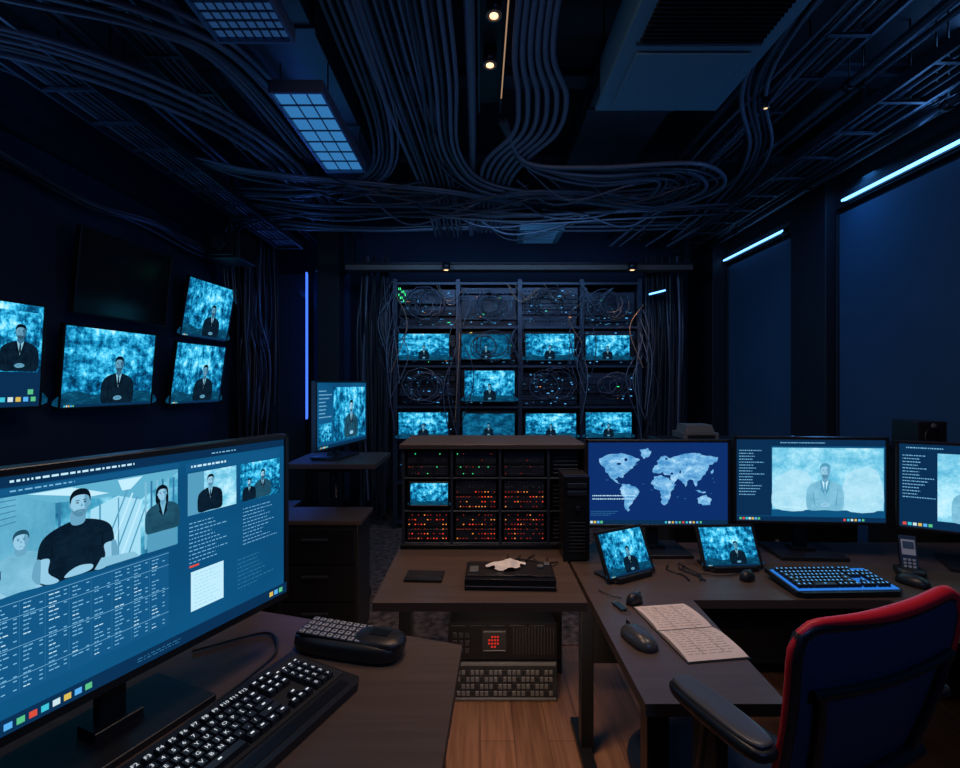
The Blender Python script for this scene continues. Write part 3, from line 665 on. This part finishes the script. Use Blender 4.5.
# ---------------------------------------------------------------- left desk with large monitor
mb=MB(); mb.prism([(-.10,.30),(-.048,1.287),(-.58,1.452),(-1.45,1.70),(-1.45,.30)],.722,.75,DESK,DESKE)
for p in((-.11,1.22),(-.60,1.38),(-1.38,1.6),(-.16,.36),(-1.38,.36)): mb.box((p[0],p[1],.361),(.045,.045,.722),BLKM)
mb.box((-.13,.79,.70),(.03,.86,.04),BLKM)
mb.build('desk.001',bevel=.003)
def c_big(s):
    s.rect(0,0,1,1,UIBG); s.up()
    s.rect(0,.955,1,1,UIBAR); s.up(); s.dashes(.25,.968,.50,.986,UIW,1,th=.5,rnd=False); s.dashes(.72,.966,.82,.982,UITX,1,th=.4)
    s.rect(.0,.925,.62,.95,UIPAN); s.up(); s.dashes(.25,.932,.5,.944,UITX,1,th=.5)
    # main picture : people in a bright corridor office
    s.rect(.0,.53,.615,.918,VIDO); s.up()
    s.poly([(.0,.53),(.0,.918),(.26,.918),(.33,.86),(.33,.53)],video('px_wall',71,[(.3,(.05,.30,.48)),(.7,(.18,.54,.74))],scale=(8,2),sample=False))
    s.poly([(.40,.53),(.40,.80),(.46,.84),(.515,.80),(.515,.53)],em('px_room',(.38,.74,.92)))
    s.up()
    for q in range(5): s.poly([(.0,.90-q*.035),(.26,.905-q*.022),(.26,.902-q*.022),(.0,.893-q*.035)],UITX2)
    s.poly([(.0,.918),(.26,.918),(.33,.86),(.46,.84),(.515,.80),(.615,.90),(.615,.918)],em('px_ceiling',(.12,.44,.64)))
    s.up(); s.poly([(.28,.915),(.36,.915),(.44,.86),(.40,.86)],UIW); s.poly([(.46,.912),(.52,.912),(.49,.86),(.47,.86)],UIW)
    for k in range(6): s.rect(.525+k*.015,.55,.530+k*.015,.88,UITX2 if k%2 else PALE)
    for k in range(5): s.poly([(.415+k*.017,.55),(.419+k*.017,.55),(.485+k*.012,.86-k*.02),(.481+k*.012,.86-k*.02)],UIW if k%2 else PALE2)
    s.rect(.335,.53,.34,.86,UITX2); s.rect(.418,.55,.422,.82,PALE2); s.rect(.46,.55,.463,.83,PALE2)
    s.man(.268,.53,.25,PALE,SKINL,SUIT2,UIW,shade=SHL,arms=False,tie=False,tee=True,beard=False)
    s.man(.572,.62,.23,SUIT2,SKINL,HAIR,PALE,shade=SHL,turn=-1,arms=False,beard=False,tie=False,long=True)
    s.up(); s.poly([(.53,.53),(.53,.62),(.61,.62),(.61,.53)],PALE2)
    s.man(.372,.53,.378,SUIT,SKINL,HAIR,SUIT,shade=SHL,turn=1,arms=False,tie=False,tee=True,bmat=BEL)
    s.up(); s.spoly([(.345,.535),(.355,.558),(.375,.57),(.40,.56),(.40,.54),(.38,.532)],SKINL)
    s.poly([(.405,.53),(.51,.53),(.495,.560),(.42,.575)],SHIRT)
    s.up(); s.rect(.03,.13,.585,.51,UIPAN); s.up()
    for r in range(20):
        v=.485-r*.0175
        for c in range(12):
            u=.045+c*.045
            if random.random()<.9:
                l=random.uniform(.008,.022); m=UITX if random.random()<.8 else UIW
                s.rect(u,v-.0022,u+l*.45,v+.0022,m); s.rect(u+l*.55,v-.0022,u+l,v+.0022,m)
                if random.random()<.5: s.rect(u+.028,v-.0022,u+.034,v+.0022,UITX)
    for c in range(1,12): s.rect(.038+c*.045,.14,.0387+c*.045,.50,UITX2)
    for v in(.50,.44,.32,.20): s.rect(.03,v-.001,.585,v+.001,UITX)
    s.rect(.635,.895,.97,.94,UIPAN); s.up(); s.dashes(.65,.908,.85,.930,UIW,1,th=.5)
    s.rect(.64,.66,.80,.885,VIDL); s.rect(.815,.66,.975,.885,VIDS[0])
    s.up(); s.rect(.64,.66,.69,.885,PALE2)
    s.man(.71,.665,.20,SUIT,SKINL,HAIR,SHIRT,shade=SHL,arms=False,bmat=BEL); s.man(.90,.665,.17,SUIT2,SKINL,HAIR,SHIRT,arms=False); s.man(.845,.665,.13,SUIT,SKINL,HAIR,SHIRT,arms=False)
    s.dashes(.64,.40,.78,.63,UITX,11,th=.22); s.dashes(.82,.40,.97,.63,UITX,11,th=.20)
    s.rect(.64,.385,.67,.396,IC[0]); s.rect(.645,.15,.75,.36,UIW); s.up(); s.dashes(.655,.16,.74,.35,MC['px_shirt'],10,th=.12)
    s.dashes(.80,.15,.95,.34,UITX2,8,th=.2)
    s.rect(0,0,1,.065,UIBAR); s.up(); icons(s,.235,.018,8,.026,1.5); icons(s,.925,.018,3,.028)
    s.dashes(.5,.02,.66,.045,UITX2,2,th=.3)
monitor('large_monitor',(-.832,.583),(-.519,1.295),1.10,.432,c_big,depth=.035,bez=.013,desk=.75,base=(.30,.20),chin=.006)
def keyboard(name,loc,rz,L,D,legend=False,blue=False,tilt=.05,wr=0.):
    mb=MB(); T=Matrix.Rotation(tilt,4,'X')
    mb.T=Matrix.Translation((0,0,.008+(D/2+wr+.012)*tilt))@T
    body=[(-L/2,-D/2-wr),(-L/2+.02,-D/2-wr-.012),(L/2-.02,-D/2-wr-.012),(L/2,-D/2-wr),(L/2,D/2),(-L/2,D/2)]
    mb.prism(body,-.006,.010,BLK)
    mb.bx(-L/2+.008,-D/2+.004,.010,L/2-.008,D/2-.02,.0125,em('key_backlight_blue',(.02,.16,.6),1.2) if blue else DARK)
    rows=["1234567890-=<","QWERTYUIOP[]","ASDFGHJKL;'","ZXCVBNM,./"]
    kp=(L-.03)/22.6; rh=(D-.035)/6.3
    lm=em('key_legend',(.75,.82,.88),1.0) if legend else em('key_legend_blue',(.10,.42,.95),1.2); km=KEYB
    def key(x,y,w,t=None,m=None):
        mb.box((x+w/2,y,.0185),(w-.0028,rh-.0028,.012),m or km,taper=.84)
        if legend and t:
            g=glyph(t); mb.add(g[0],g[1],lm,T=Matrix.Translation((x+w/2,y,.0252))@Matrix.Scale(rh*.55,4))
        elif legend or blue:
            mb.box((x+w/2,y+.001,.0250),(min(w,kp)*.35,rh*(.15 if legend else .28),.0006),lm)
    x0=-L/2+.015; y0=D/2-.026-rh/2
    for k in range(13): key(x0+k*kp*15/13.,y0,kp*.98,'F%d'%k if k else 'Esc')
    key_y=y0-rh*1.15
    offs=[0,1.5,1.75,2.25]
    for r in range(4):
        y=key_y-r*rh
        if r: key(x0,y,kp*offs[r])
        if r==0: key(x0,y,kp,'`')
        xs=x0+(offs[r] if r else 1)*kp
        for i,ch in enumerate(rows[r]):
            if xs+kp*(i+1)>x0+14.9*kp: break
            key(xs+i*kp,y,kp,ch)
        e=xs+len(rows[r])*kp
        if x0+15*kp-e>kp*.5: key(e,y,x0+15*kp-e)
    y=key_y-4*rh; xs=x0
    for w in(1.25,1.25,1.25,6,1.25,1.25,1.25,1.5): key(xs,y,w*kp); xs+=w*kp
    nx=x0+15.4*kp
    for r in(0,1): [key(nx+c*kp,key_y-r*rh,kp) for c in range(3)]
    key(nx+kp,key_y-3*rh,kp); [key(nx+c*kp,y,kp) for c in range(3)]
    for c in range(3): key(nx+c*kp,y0,kp)
    px=x0+18.8*kp; nums=["/*-","789","456","123","0.+"]
    for r in range(5):
        for c in range(3): key(px+c*kp,key_y-r*rh,kp,nums[r][c])
    for q in range(4): mb.box((px+.01+q*.018,y0,.0128),(.006,.003,.0006),lm)
    if wr: mb.bx(-L/2+.03,-D/2-wr+.004,.010,L/2-.03,-D/2-.006,.0115,BLKM)
    mb.T=None
    return mb.build(name,loc,rz,bevel=.0012,seg=1)
ang=math.atan2(.918,.397)
keyboard('keyboard',(-.485,.955,.751),ang,.46,.175,legend=True,wr=.034)
mb=MB()
mb.ell((0,0,.020),(.150,.058,.028),BLK,nu=28,pw=.55,zmin=-.020)
mb.ell((.085,0,.036),(.07,.046,.020),BLK,nu=24,pw=.7)
mb.box((-.035,0,.0455),(.19,.088,.006),BLKM,rot=(0,.03,0))
for i in range(9):
    for j in range(4):
        mb.box((-.118+i*.020,-.033+j*.022,.0505-(i*.0006)),(.015,.016,.006),KEYG,taper=.85)
        mb.box((-.118+i*.020,-.033+j*.022,.0538-(i*.0006)),(.006,.006,.0006),BLK)
mb.box((.088,0,.0562),(.05,.03,.002),BLKM)
mb.build('desk_phone',(-.343,1.262,.752),math.radians(-14),bevel=.002)
mb=MB(); mb.tube(spl([(-.60,.98,.756),(-.545,1.15,.756),(-.53,1.25,.757),(-.60,1.34,.756),(-.75,1.25,.756)],10),.0035,BLK)
mb.build('desk_cables.001')
# ---------------------------------------------------------------- right desk
mb=MB()
mb.prism([(.362,1.05),(.675,1.05),(.69,1.555),(1.33,1.555),(1.36,1.15),(2.35,1.05),(2.35,2.12),(.50,2.12),(.355,1.95)],.722,.75,DESK,DESKE)
for p in((.40,1.10),(.42,1.90),(.64,1.58),(2.28,1.12),(2.28,2.05),(1.40,1.22)): mb.box((p[0],p[1],.361),(.05,.05,.722),BLKM)
mb.bx(.44,2.06,.25,2.28,2.08,.722,DARK); mb.bx(.70,1.66,.60,1.30,1.68,.722,BLKM)
mb.bx(.385,1.5,0,.435,2.05,.03,BLKM)
mb.build('desk.002',bevel=.003)
NA=[(.05,.80),(.12,.86),(.22,.88),(.30,.84),(.36,.80),(.33,.72),(.29,.66),(.25,.60),(.23,.54),(.20,.56),(.17,.52),(.21,.46),(.19,.47),(.14,.54),(.10,.62),(.08,.70)]
SA=[(.23,.46),(.28,.46),(.34,.40),(.355,.34),(.32,.26),(.29,.17),(.27,.08),(.25,.12),(.245,.24),(.215,.34),(.215,.41)]
GR=[(.36,.92),(.42,.95),(.45,.90),(.42,.82),(.39,.80),(.37,.86)]
EA=[(.46,.62),(.47,.69),(.50,.72),(.49,.77),(.52,.83),(.56,.84),(.60,.81),(.68,.86),(.78,.88),(.88,.84),(.96,.82),(.95,.76),(.89,.72),(.88,.64),(.85,.58),(.83,.52),(.80,.49),(.79,.42),(.77,.50),(.74,.52),(.71,.42),(.68,.50),(.65,.53),(.62,.46),(.59,.50),(.60,.57),(.55,.58),(.54,.63),(.50,.60)]
AF=[(.47,.56),(.53,.58),(.58,.54),(.61,.46),(.64,.45),(.60,.36),(.59,.26),(.56,.18),(.535,.18),(.52,.28),(.515,.37),(.47,.40),(.445,.46)]
AU=[(.80,.26),(.84,.30),(.87,.31),(.91,.25),(.90,.18),(.86,.17),(.81,.19)]
IND=[(.78,.38),(.82,.37),(.87,.34),(.82,.34)]
JP=[(.905,.60),(.92,.66),(.915,.60)]
LANDF=video('map_land',7,[(.40,(.06,.28,.60)),(.52,(.18,.48,.80)),(.66,(.50,.80,1.0))],scale=(11,11),sample=False)
def rough(P,a=.009):
    out=[]
    for i,p in enumerate(P):
        q=P[(i+1)%len(P)]; out.append(p)
        for t in(.33,.66): out.append((p[0]+(q[0]-p[0])*t+R(-a,a),p[1]+(q[1]-p[1])*t+R(-a,a)))
    return out
def c_map(s):
    s.rect(0,0,1,1,UINAVY); s.up()
    for P in(NA,SA,GR,EA,AF,AU,IND,JP): s.poly(rough([(.03+u*.94,.08+v*.90) for u,v in P]),LANDF)
    s.up()
    for (u,v,a,b) in((.22,.74,.03,.02),(.27,.79,.02,.03),(.60,.62,.018,.02),(.66,.64,.012,.03),(.56,.80,.015,.02)): s.ell(u,v,a*.6,b*.7,UINAVY,n=9)
    for k in range(14):
        u=R(.1,.92);v=R(.3,.85); s.rect(u,v,u+R(.008,.02),v+.006,UITX2)
    s.up(); s.dashes(.03,.29,.34,.37,UIW,2,th=.30,rnd=False); s.dashes(.02,.10,.22,.17,UITX2,3,th=.3)
    s.rect(0,0,1,.055,UIDK); s.up(); icons(s,.015,.012,4,.030); icons(s,.55,.012,11,.025,1.7)
def c_pale(s):
    s.rect(0,0,1,1,UIBG); s.up(); s.rect(.0,.92,1,1,UIDK); s.rect(0,.06,.24,.92,UIDK); s.up()
    s.dashes(.02,.30,.20,.88,UITX,16,th=.28); s.dashes(.3,.95,.7,.972,UITX,1,th=.5)
    s.rect(.245,.14,.99,.90,VIDL); s.up(); s.spoly([(.26,.45),(.34,.60),(.42,.62),(.5,.55),(.5,.16),(.26,.16)],video('pale_hill',81,[(.3,(.28,.64,.84)),(.7,(.55,.88,1.0))],scale=(9,6),sample=False));s.spoly([(.72,.16),(.74,.55),(.86,.66),(.96,.58),(.975,.16)],MC['pale_hill'])
    s.man(.60,.14,.58,PALE,SKINL,PALE2,UIW,shade=SHL,bmat=BEL)
    s.up(); s.dashes(.3,.155,.5,.19,UIW,1,th=.5); s.rect(0,0,1,.055,UIDK); s.up(); icons(s,.02,.012,7,.027); icons(s,.72,.012,6,.027,1.6)
def c_code(s):
    s.rect(0,0,1,1,UIDK); s.up(); s.rect(.0,.92,1,1,UIBAR); s.up(); s.dashes(.02,.34,.20,.88,UITX,14,th=.28); s.dashes(.04,.94,.3,.97,UITX,1)
    s.rect(.21,.10,.99,.90,VIDL); s.up(); s.man(.42,.10,.6,PALE,SKINL,PALE2,UIW,shade=SHL,bmat=BEL); s.up(); icons(s,.02,.02,6,.035)
monitor('monitor.001',(.43,1.955),(1.02,1.955),1.045,.355,c_map,desk=.75,bez=.011)
monitor('monitor.002',(1.03,1.95),(1.625,1.91),1.062,.35,c_pale,desk=.75,bez=.011)
monitor('monitor.003',(1.64,1.895),(2.13,1.62),1.055,.345,c_code,desk=.75,bez=.011)
def tablet(name,PL,PR,h,content,lean=.42):
    PL=Vector((*PL,0));PR=Vector((*PR,0)); d=PR-PL; w=d.length; c=(PL+PR)/2
    mb=MB(); mb.T=Matrix.Translation((0,0,.008))@Matrix.Rotation(-lean,4,'X')@Matrix.Translation((0,0,h/2))
    mb.bx(-w/2,0,-h/2,w/2,.011,h/2,BLK)
    for a in((-w/2,-h/2,w/2,-h/2+.011),(-w/2,h/2-.011,w/2,h/2),(-w/2,-h/2,-w/2+.012,h/2),(w/2-.012,-h/2,w/2,h/2)): mb.bx(a[0],-.0025,a[1],a[2],0.001,a[3],BLK)
    s=Scr(mb,w-.024,h-.022,-.0004); content(s)
    mb.T=None
    mb.box((0,.045,.005),(w*.8,.11,.008),BLK); mb.box((0,-.012,.011),(w*.7,.012,.018),BLK)
    mb.cyl((0,.09,.006),(0,.06,h*.6),.006,BLKM)
    return mb.build(name,(c.x,c.y,.75),math.atan2(d.y,d.x),bevel=.002,seg=1)
tablet('tablet',(.447,1.67),(.650,1.78),.172,c_feed(5,.55,.6))
tablet('tablet.001',(.835,1.79),(1.068,1.805),.162,c_feed(3,.62,.6))
keyboard('keyboard.001',(1.215,1.665,.751),math.radians(2),.36,.17,blue=True,tilt=.08)
def mouse(name,x,y,rz,L=.11,W=.062,m=BLK):
    mb=MB(); mb.ell((0,0,0.001),(W/2,L/2,.034),m,nu=24,nv=14,zmin=0,pw=.8)
    mb.cyl((-.003,L*.27,.026),(.003,L*.27,.026),.008,GREYP,n=12)
    mb.bx(-.0008,L*.05,.02,.0008,L*.46,.0335,DARK)
    mb.build(name,(x,y,.75),rz)
MG=pmat('mouse_grey',(.05,.055,.06),.3)
mouse('computer_mouse',.432,1.305,math.radians(18),.125,.07,MG)
mouse('computer_mouse.001',.955,1.715,math.radians(-60),.06,.04)
mouse('computer_mouse.002',1.51,1.675,math.radians(25),.10,.06)
mouse('computer_mouse.003',.492,1.53,math.radians(-60),.06,.035)
mb=MB(); mb.box((0,0,.004),(.022,.05,.008),BLK); mb.box((0,.032,.003),(.012,.016,.005),GREYP); mb.tube([(.0+.012*math.cos(t*.524),-.035+.012*math.sin(t*.524),.003) for t in range(12)],.0015,GREYP,closed=True,n=5); mb.build('key_fob',(.437,1.50,.75),.3,bevel=.002)
mb=MB(); PW,PH=.165,.30
for sy,(a,b) in enumerate([(-PH/2,-.002),(.002,PH/2)]):
    n=10; vs=[]
    for i in range(n+1):
        y=a+(b-a)*i/n; t=abs(y)/(PH/2); z=.004+.010*math.sin(min(1,t*1.0)*math.pi)**.6*(1-.4*t)
        vs+=[(-PW/2,y,z),(PW/2,y,z)]
    fs=[(2*i,2*i+1,2*i+3,2*i+2) for i in range(n)]
    mb.add(vs,fs,PAPER,smooth=True)
    vs2=[(x,y,0.002) for x,y,z in vs]; mb.add(vs+vs2,[(2*i,2*i+2,2*(n+1)+2*i+2,2*(n+1)+2*i) for i in range(n)]+[(2*i+1,2*(n+1)+2*i+1,2*(n+1)+2*i+3,2*i+3) for i in range(n)],PAPER)
mb.box((0,0,.001),(PW+.008,PH+.008,.002),BLK)
INK=pmat('ink',(.45,.38,.35),.8)
for k in range(12):
    for sgn in(-1,1):
        y=sgn*(.012+k*.0105); t=abs(y)/(PH/2); z=.0045+.010*math.sin(min(1,t)*math.pi)**.6*(1-.4*t)
        x=-PW/2+.012; 
        while x<PW/2-.03: l=R(.01,.03); mb.box((x+l/2,y,z),(l,.0010,.0005),INK); x+=l+.006
for x in(-.03,.028): mb.box((x,0,.0125),(.0010,PH*.88,.0004),INK)
mb.build('notebook',(.583,1.362,.75),math.radians(8))
mb=MB(); mb.ell((0,0,.012),(.045,.042,.016),BLK,zmin=-.012,pw=.6)
mb.T=Matrix.Translation((0,.0,.014))@Matrix.Rotation(-.35,4,'X'); mb.box((0,0,.062),(.05,.024,.125),BLK); mb.box((0,-.0135,.082),(.040,.003,.055),pmat('phone_face',(.5,.5,.5),.3)); mb.box((0,-.0156,.09),(.032,.002,.026),pmat('phone_lcd',(.05,.07,.08),.2))
for i in range(3):
    for j in range(3): mb.box((-.013+i*.013,-.0135,.014+j*.012),(.009,.004,.008),KEYG)
mb.build('cordless_phone',(1.575,1.76,.751),math.radians(-28),bevel=.003)
mb=MB()
for x in(.72,.76,.78): mb.tube(spl([(x,1.84,.755),(x+R(-.02,.02),1.80,.755),(x+R(-.03,.03),1.75,.755),(x+R(.0,.04),1.70,.755)],8),.0028,BLK)
mb.tube(spl([(.955,1.765,.755),(.88,1.74,.755),(.80,1.78,.755),(.77,1.86,.755)],8),.002,BLK); mb.tube(spl([(1.15,1.76,.757),(1.12,1.79,.755),(1.18,1.82,.755)],8),.0025,BLK)
mb.tube(spl([(.40,1.62,.755),(.42,1.59,.755),(.46,1.56,.755)],8),.002,BLK); mb.build('desk_cables.002')
mb=MB(); mb.bx(.95,2.42,0,1.9,2.64,1.14,BLK); mb.bx(.93,2.40,1.14,1.92,2.65,1.165,BLKM)
for k in range(2): mb.bx(.97+k*.47,2.40,.05,1.42+k*.47,2.42,1.1,BLKM); mb.box((1.36+k*.12,2.39,.6),(.015,.015,.15),GREYP)
mb.build('storage_cabinet',bevel=.004)
mb=MB(); mb.bx(1.04,2.45,1.167,1.22,2.6,1.20,GREYP); mb.box((1.13,2.525,1.22),(.15,.13,.04),GREYP,taper=.85); mb.bx(1.06,2.445,1.175,1.20,2.45,1.190,BLK); mb.build('desktop_printer',bevel=.004)
mb=MB(); mb.bx(2.10,2.2,0,2.5,2.6,1.12,BLK); mb.bx(2.08,2.18,1.12,2.52,2.62,1.14,BLKM); mb.bx(2.13,2.185,.1,2.47,2.2,1.08,BLKM); mb.build('storage_cabinet.001',bevel=.004)
mb=MB(); mb.bx(2.10,2.3,1.142,2.24,2.45,1.27,BLK); mb.cyl((2.17,2.3,1.20),(2.17,2.29,1.20),.045,BLKM); mb.cyl((2.17,2.3,1.25),(2.17,2.29,1.25),.012,GREYP); mb.build('speaker',bevel=.006)

# ---------------------------------------------------------------- office chair
ch=bpy.data.objects.new('office_chair',None); bpy.context.collection.objects.link(ch)
ch.location=(.64,1.13,0); ch.rotation_euler=(0,0,math.radians(20))
def backpt(u,v,off=0.):
    hw=.172+.045*min(1,v*1.15)**.8
    if v>.92: hw-=.008*((v-.92)/.08)**2
    z=.58+.450*v + .014*u*u*v
    y=-.175-.09*v -.03*math.sin(math.pi*v*.8) +.012*u*u+off
    if v>.5: z-=.018*(abs(u)**12)*((v-.5)/.5)**2
    return (u*hw,y,z)
mb=MB(); nu,nv=20,20
for off,flip in((-.010,False),(.010,True)):
    vs=[backpt(-1+2*i/nu,j/nv,off) for j in range(nv+1) for i in range(nu+1)]
    fs=[(j*(nu+1)+i,j*(nu+1)+i+1,(j+1)*(nu+1)+i+1,(j+1)*(nu+1)+i) for j in range(nv) for i in range(nu)]
    if flip: fs=[f[::-1] for f in fs]
    mb.add(vs,fs,BLUEC,smooth=True)
outl=[backpt(-1+2*i/nu,1) for i in range(nu+1)]+[backpt(1,1-j/nv) for j in range(1,nv+1)]+[backpt(1-2*i/nu,0) for i in range(1,nu+1)]+[backpt(-1,j/nv) for j in range(1,nv)]
mb.tube(outl,.012,BLK,n=10,closed=True)
mb.build('backrest',parent=ch)
mb=MB()
def off(p,dy,dz=0,dx=0): return (p[0]+dx,p[1]+dy,p[2]+dz)
top=[off(backpt(-1+2*i/nu,1),-.001,.007) for i in range(nu+1)]
lf=[off(backpt(-1,j/nv),.002,0,-.008) for j in range(0,nv)]
rt=[off(backpt(1,1-j/nv),-.001,0,.006) for j in range(1,7)]
N_=len(lf)+len(top)+len(rt)
def rr_(t):
    a=len(lf)/N_
    return .0065 if t<a-.02 else (.0065+.0070*min(1,(t-a+.02)/.25))
mb.tube(lf+top+rt,rr_,RED,n=10)
mb.build('red_trim',parent=ch)
mb=MB()
mb.tube([off(backpt(-.9+1.8*i/10,.76),-.018) for i in range(11)],.008,BLK,n=8)
mb.tube([off(backpt(-.9+1.8*i/10,.30),-.024) for i in range(11)],.014,BLK,n=8)
for u in(-.82,.82): mb.tube([off(backpt(u*(1-.2*(1-v/10)),.0+.076*v),-.020) for v in range(11)],.008,BLK,n=8)
mb.box((0,-.21,.60),(.10,.04,.20),BLK); mb.tube(spl([(0,-.22,.70),(0,-.23,.55),(0,-.15,.43),(0,0,.42)],6),.025,BLK,n=10)
mb.build('back_frame',parent=ch)
mb=MB(); mb.ell((0,.03,.475),(.215,.235,.042),BLUEC,nu=32,pw=.5); mb.box((0,.02,.43),(.3,.3,.03),BLK); mb.build('seat',parent=ch)
for sx,nm in((-1,'armrest_1'),(1,'armrest_2')):
    mb=MB(); x=sx*.245
    mb.ell((x,-.135,.815),(.036,.115,.017),BLK,nu=28,pw=.6)
    mb.ell((x,-.135,.830),(.031,.107,.008),pmat('arm_pad',(.07,.068,.07),.35),nu=28,pw=.6)
    mb.tube(spl([(x,-.12,.81),(x,-.10,.68),(x*.98,-.05,.52),(x*.8,0,.43),(x*.4,0,.42)],8),.018,BLK,n=10)
    mb.box((x,-.115,.74),(.03,.06,.12),BLK)
    mb.build(nm,parent=ch,bevel=.004)
mb=MB(); mb.cyl((0,0,.10),(0,0,.42),.026,BLKM); mb.cyl((0,0,.08),(0,0,.16),.045,BLK)
for k in range(5):
    a=2*math.pi*k/5+.3; c,s_=math.cos(a),math.sin(a)
    mb.tube([(0,0,.12),(c*.15,s_*.15,.105),(c*.24,s_*.24,.08)],.02,BLK,n=8)
    mb.cyl((c*.24-s_*.022,s_*.24+c*.022,.03),(c*.24+s_*.022,s_*.24-c*.022,.03),.03,BLK,n=14)
mb.build('base',parent=ch)

# ---------------------------------------------------------------- lights
def area(name,loc,tgt,sx,sy,en,col):
    l=bpy.data.lights.new(name,'AREA'); l.shape='RECTANGLE'; l.size=sx; l.size_y=sy; l.energy=en; l.color=col
    o=bpy.data.objects.new(name,l); bpy.context.collection.objects.link(o); o.location=loc
    o.rotation_euler=(Vector(tgt)-Vector(loc)).to_track_quat('-Z','Y').to_euler(); return o
B=(.06,.36,1.0)
area('side_fill_light',(2.15,3.2,2.74),(2.62,3.2,.9),.1,3.4,9.5,B)
area('side_fill_light.001',(2.2,2.5,2.45),(0,2.8,3.3),.2,3,6.5,(.12,.38,1))  # added uplight without a fixture, brightens the ceiling services from the right
area('side_fill_light.002',(-2.1,2.2,2.3),(-.3,2.9,3.3),.3,3,6,(.12,.38,1))  # unseen helper along the left wall, lifts ceiling cables and ducts out of darkness
area('side_fill_light.003',(-1.97,5.38,1.9),(-1.6,4.5,2.2),.1,1.4,4,(.06,.2,1))
area('room_fill_light',(.2,3.7,2.6),(.3,4.8,1.8),2.2,.2,11,(.22,.5,1))  # added front fill with no fixture, brightens the rack faces
area('room_fill_light.001',(-.2,1.1,2.8),(.1,1.5,.7),.5,.4,10,(1,.72,.56))
area('room_fill_light.002',(1.0,1.3,2.8),(1.0,1.5,.7),.5,.4,7,(1,.78,.68))
area('room_fill_light.003',(0,2.4,1.9),(0,2.9,3.3),1.5,1.0,1.8,(.25,.5,1))  # added uplight in mid-air, not a ceiling fixture; brightens the ceiling from below
area('room_fill_light.004',(.9,-.7,2.5),(.75,.95,.9),.6,.4,7,(.12,.35,1))  # added blue fill behind the camera, brings out the chair back
area('under_desk_fill',(.12,1.68,.69),(.12,2.0,0),.4,.05,5,(1,.66,.46))  # made-up light with no fixture, added to brighten the shadowed floor
w=bpy.data.worlds.new('World'); SC.world=w; w.use_nodes=True
w.node_tree.nodes['Background'].inputs[0].default_value=(.004,.012,.035,1); w.node_tree.nodes['Background'].inputs[1].default_value=.5

cam=bpy.data.cameras.new('Camera'); co=bpy.data.objects.new('Camera',cam); bpy.context.collection.objects.link(co)
co.location=(0,0,1.45); co.rotation_euler=(math.radians(90),0,0); cam.sensor_width=36; cam.lens=18; cam.clip_start=.02
SC.camera=co
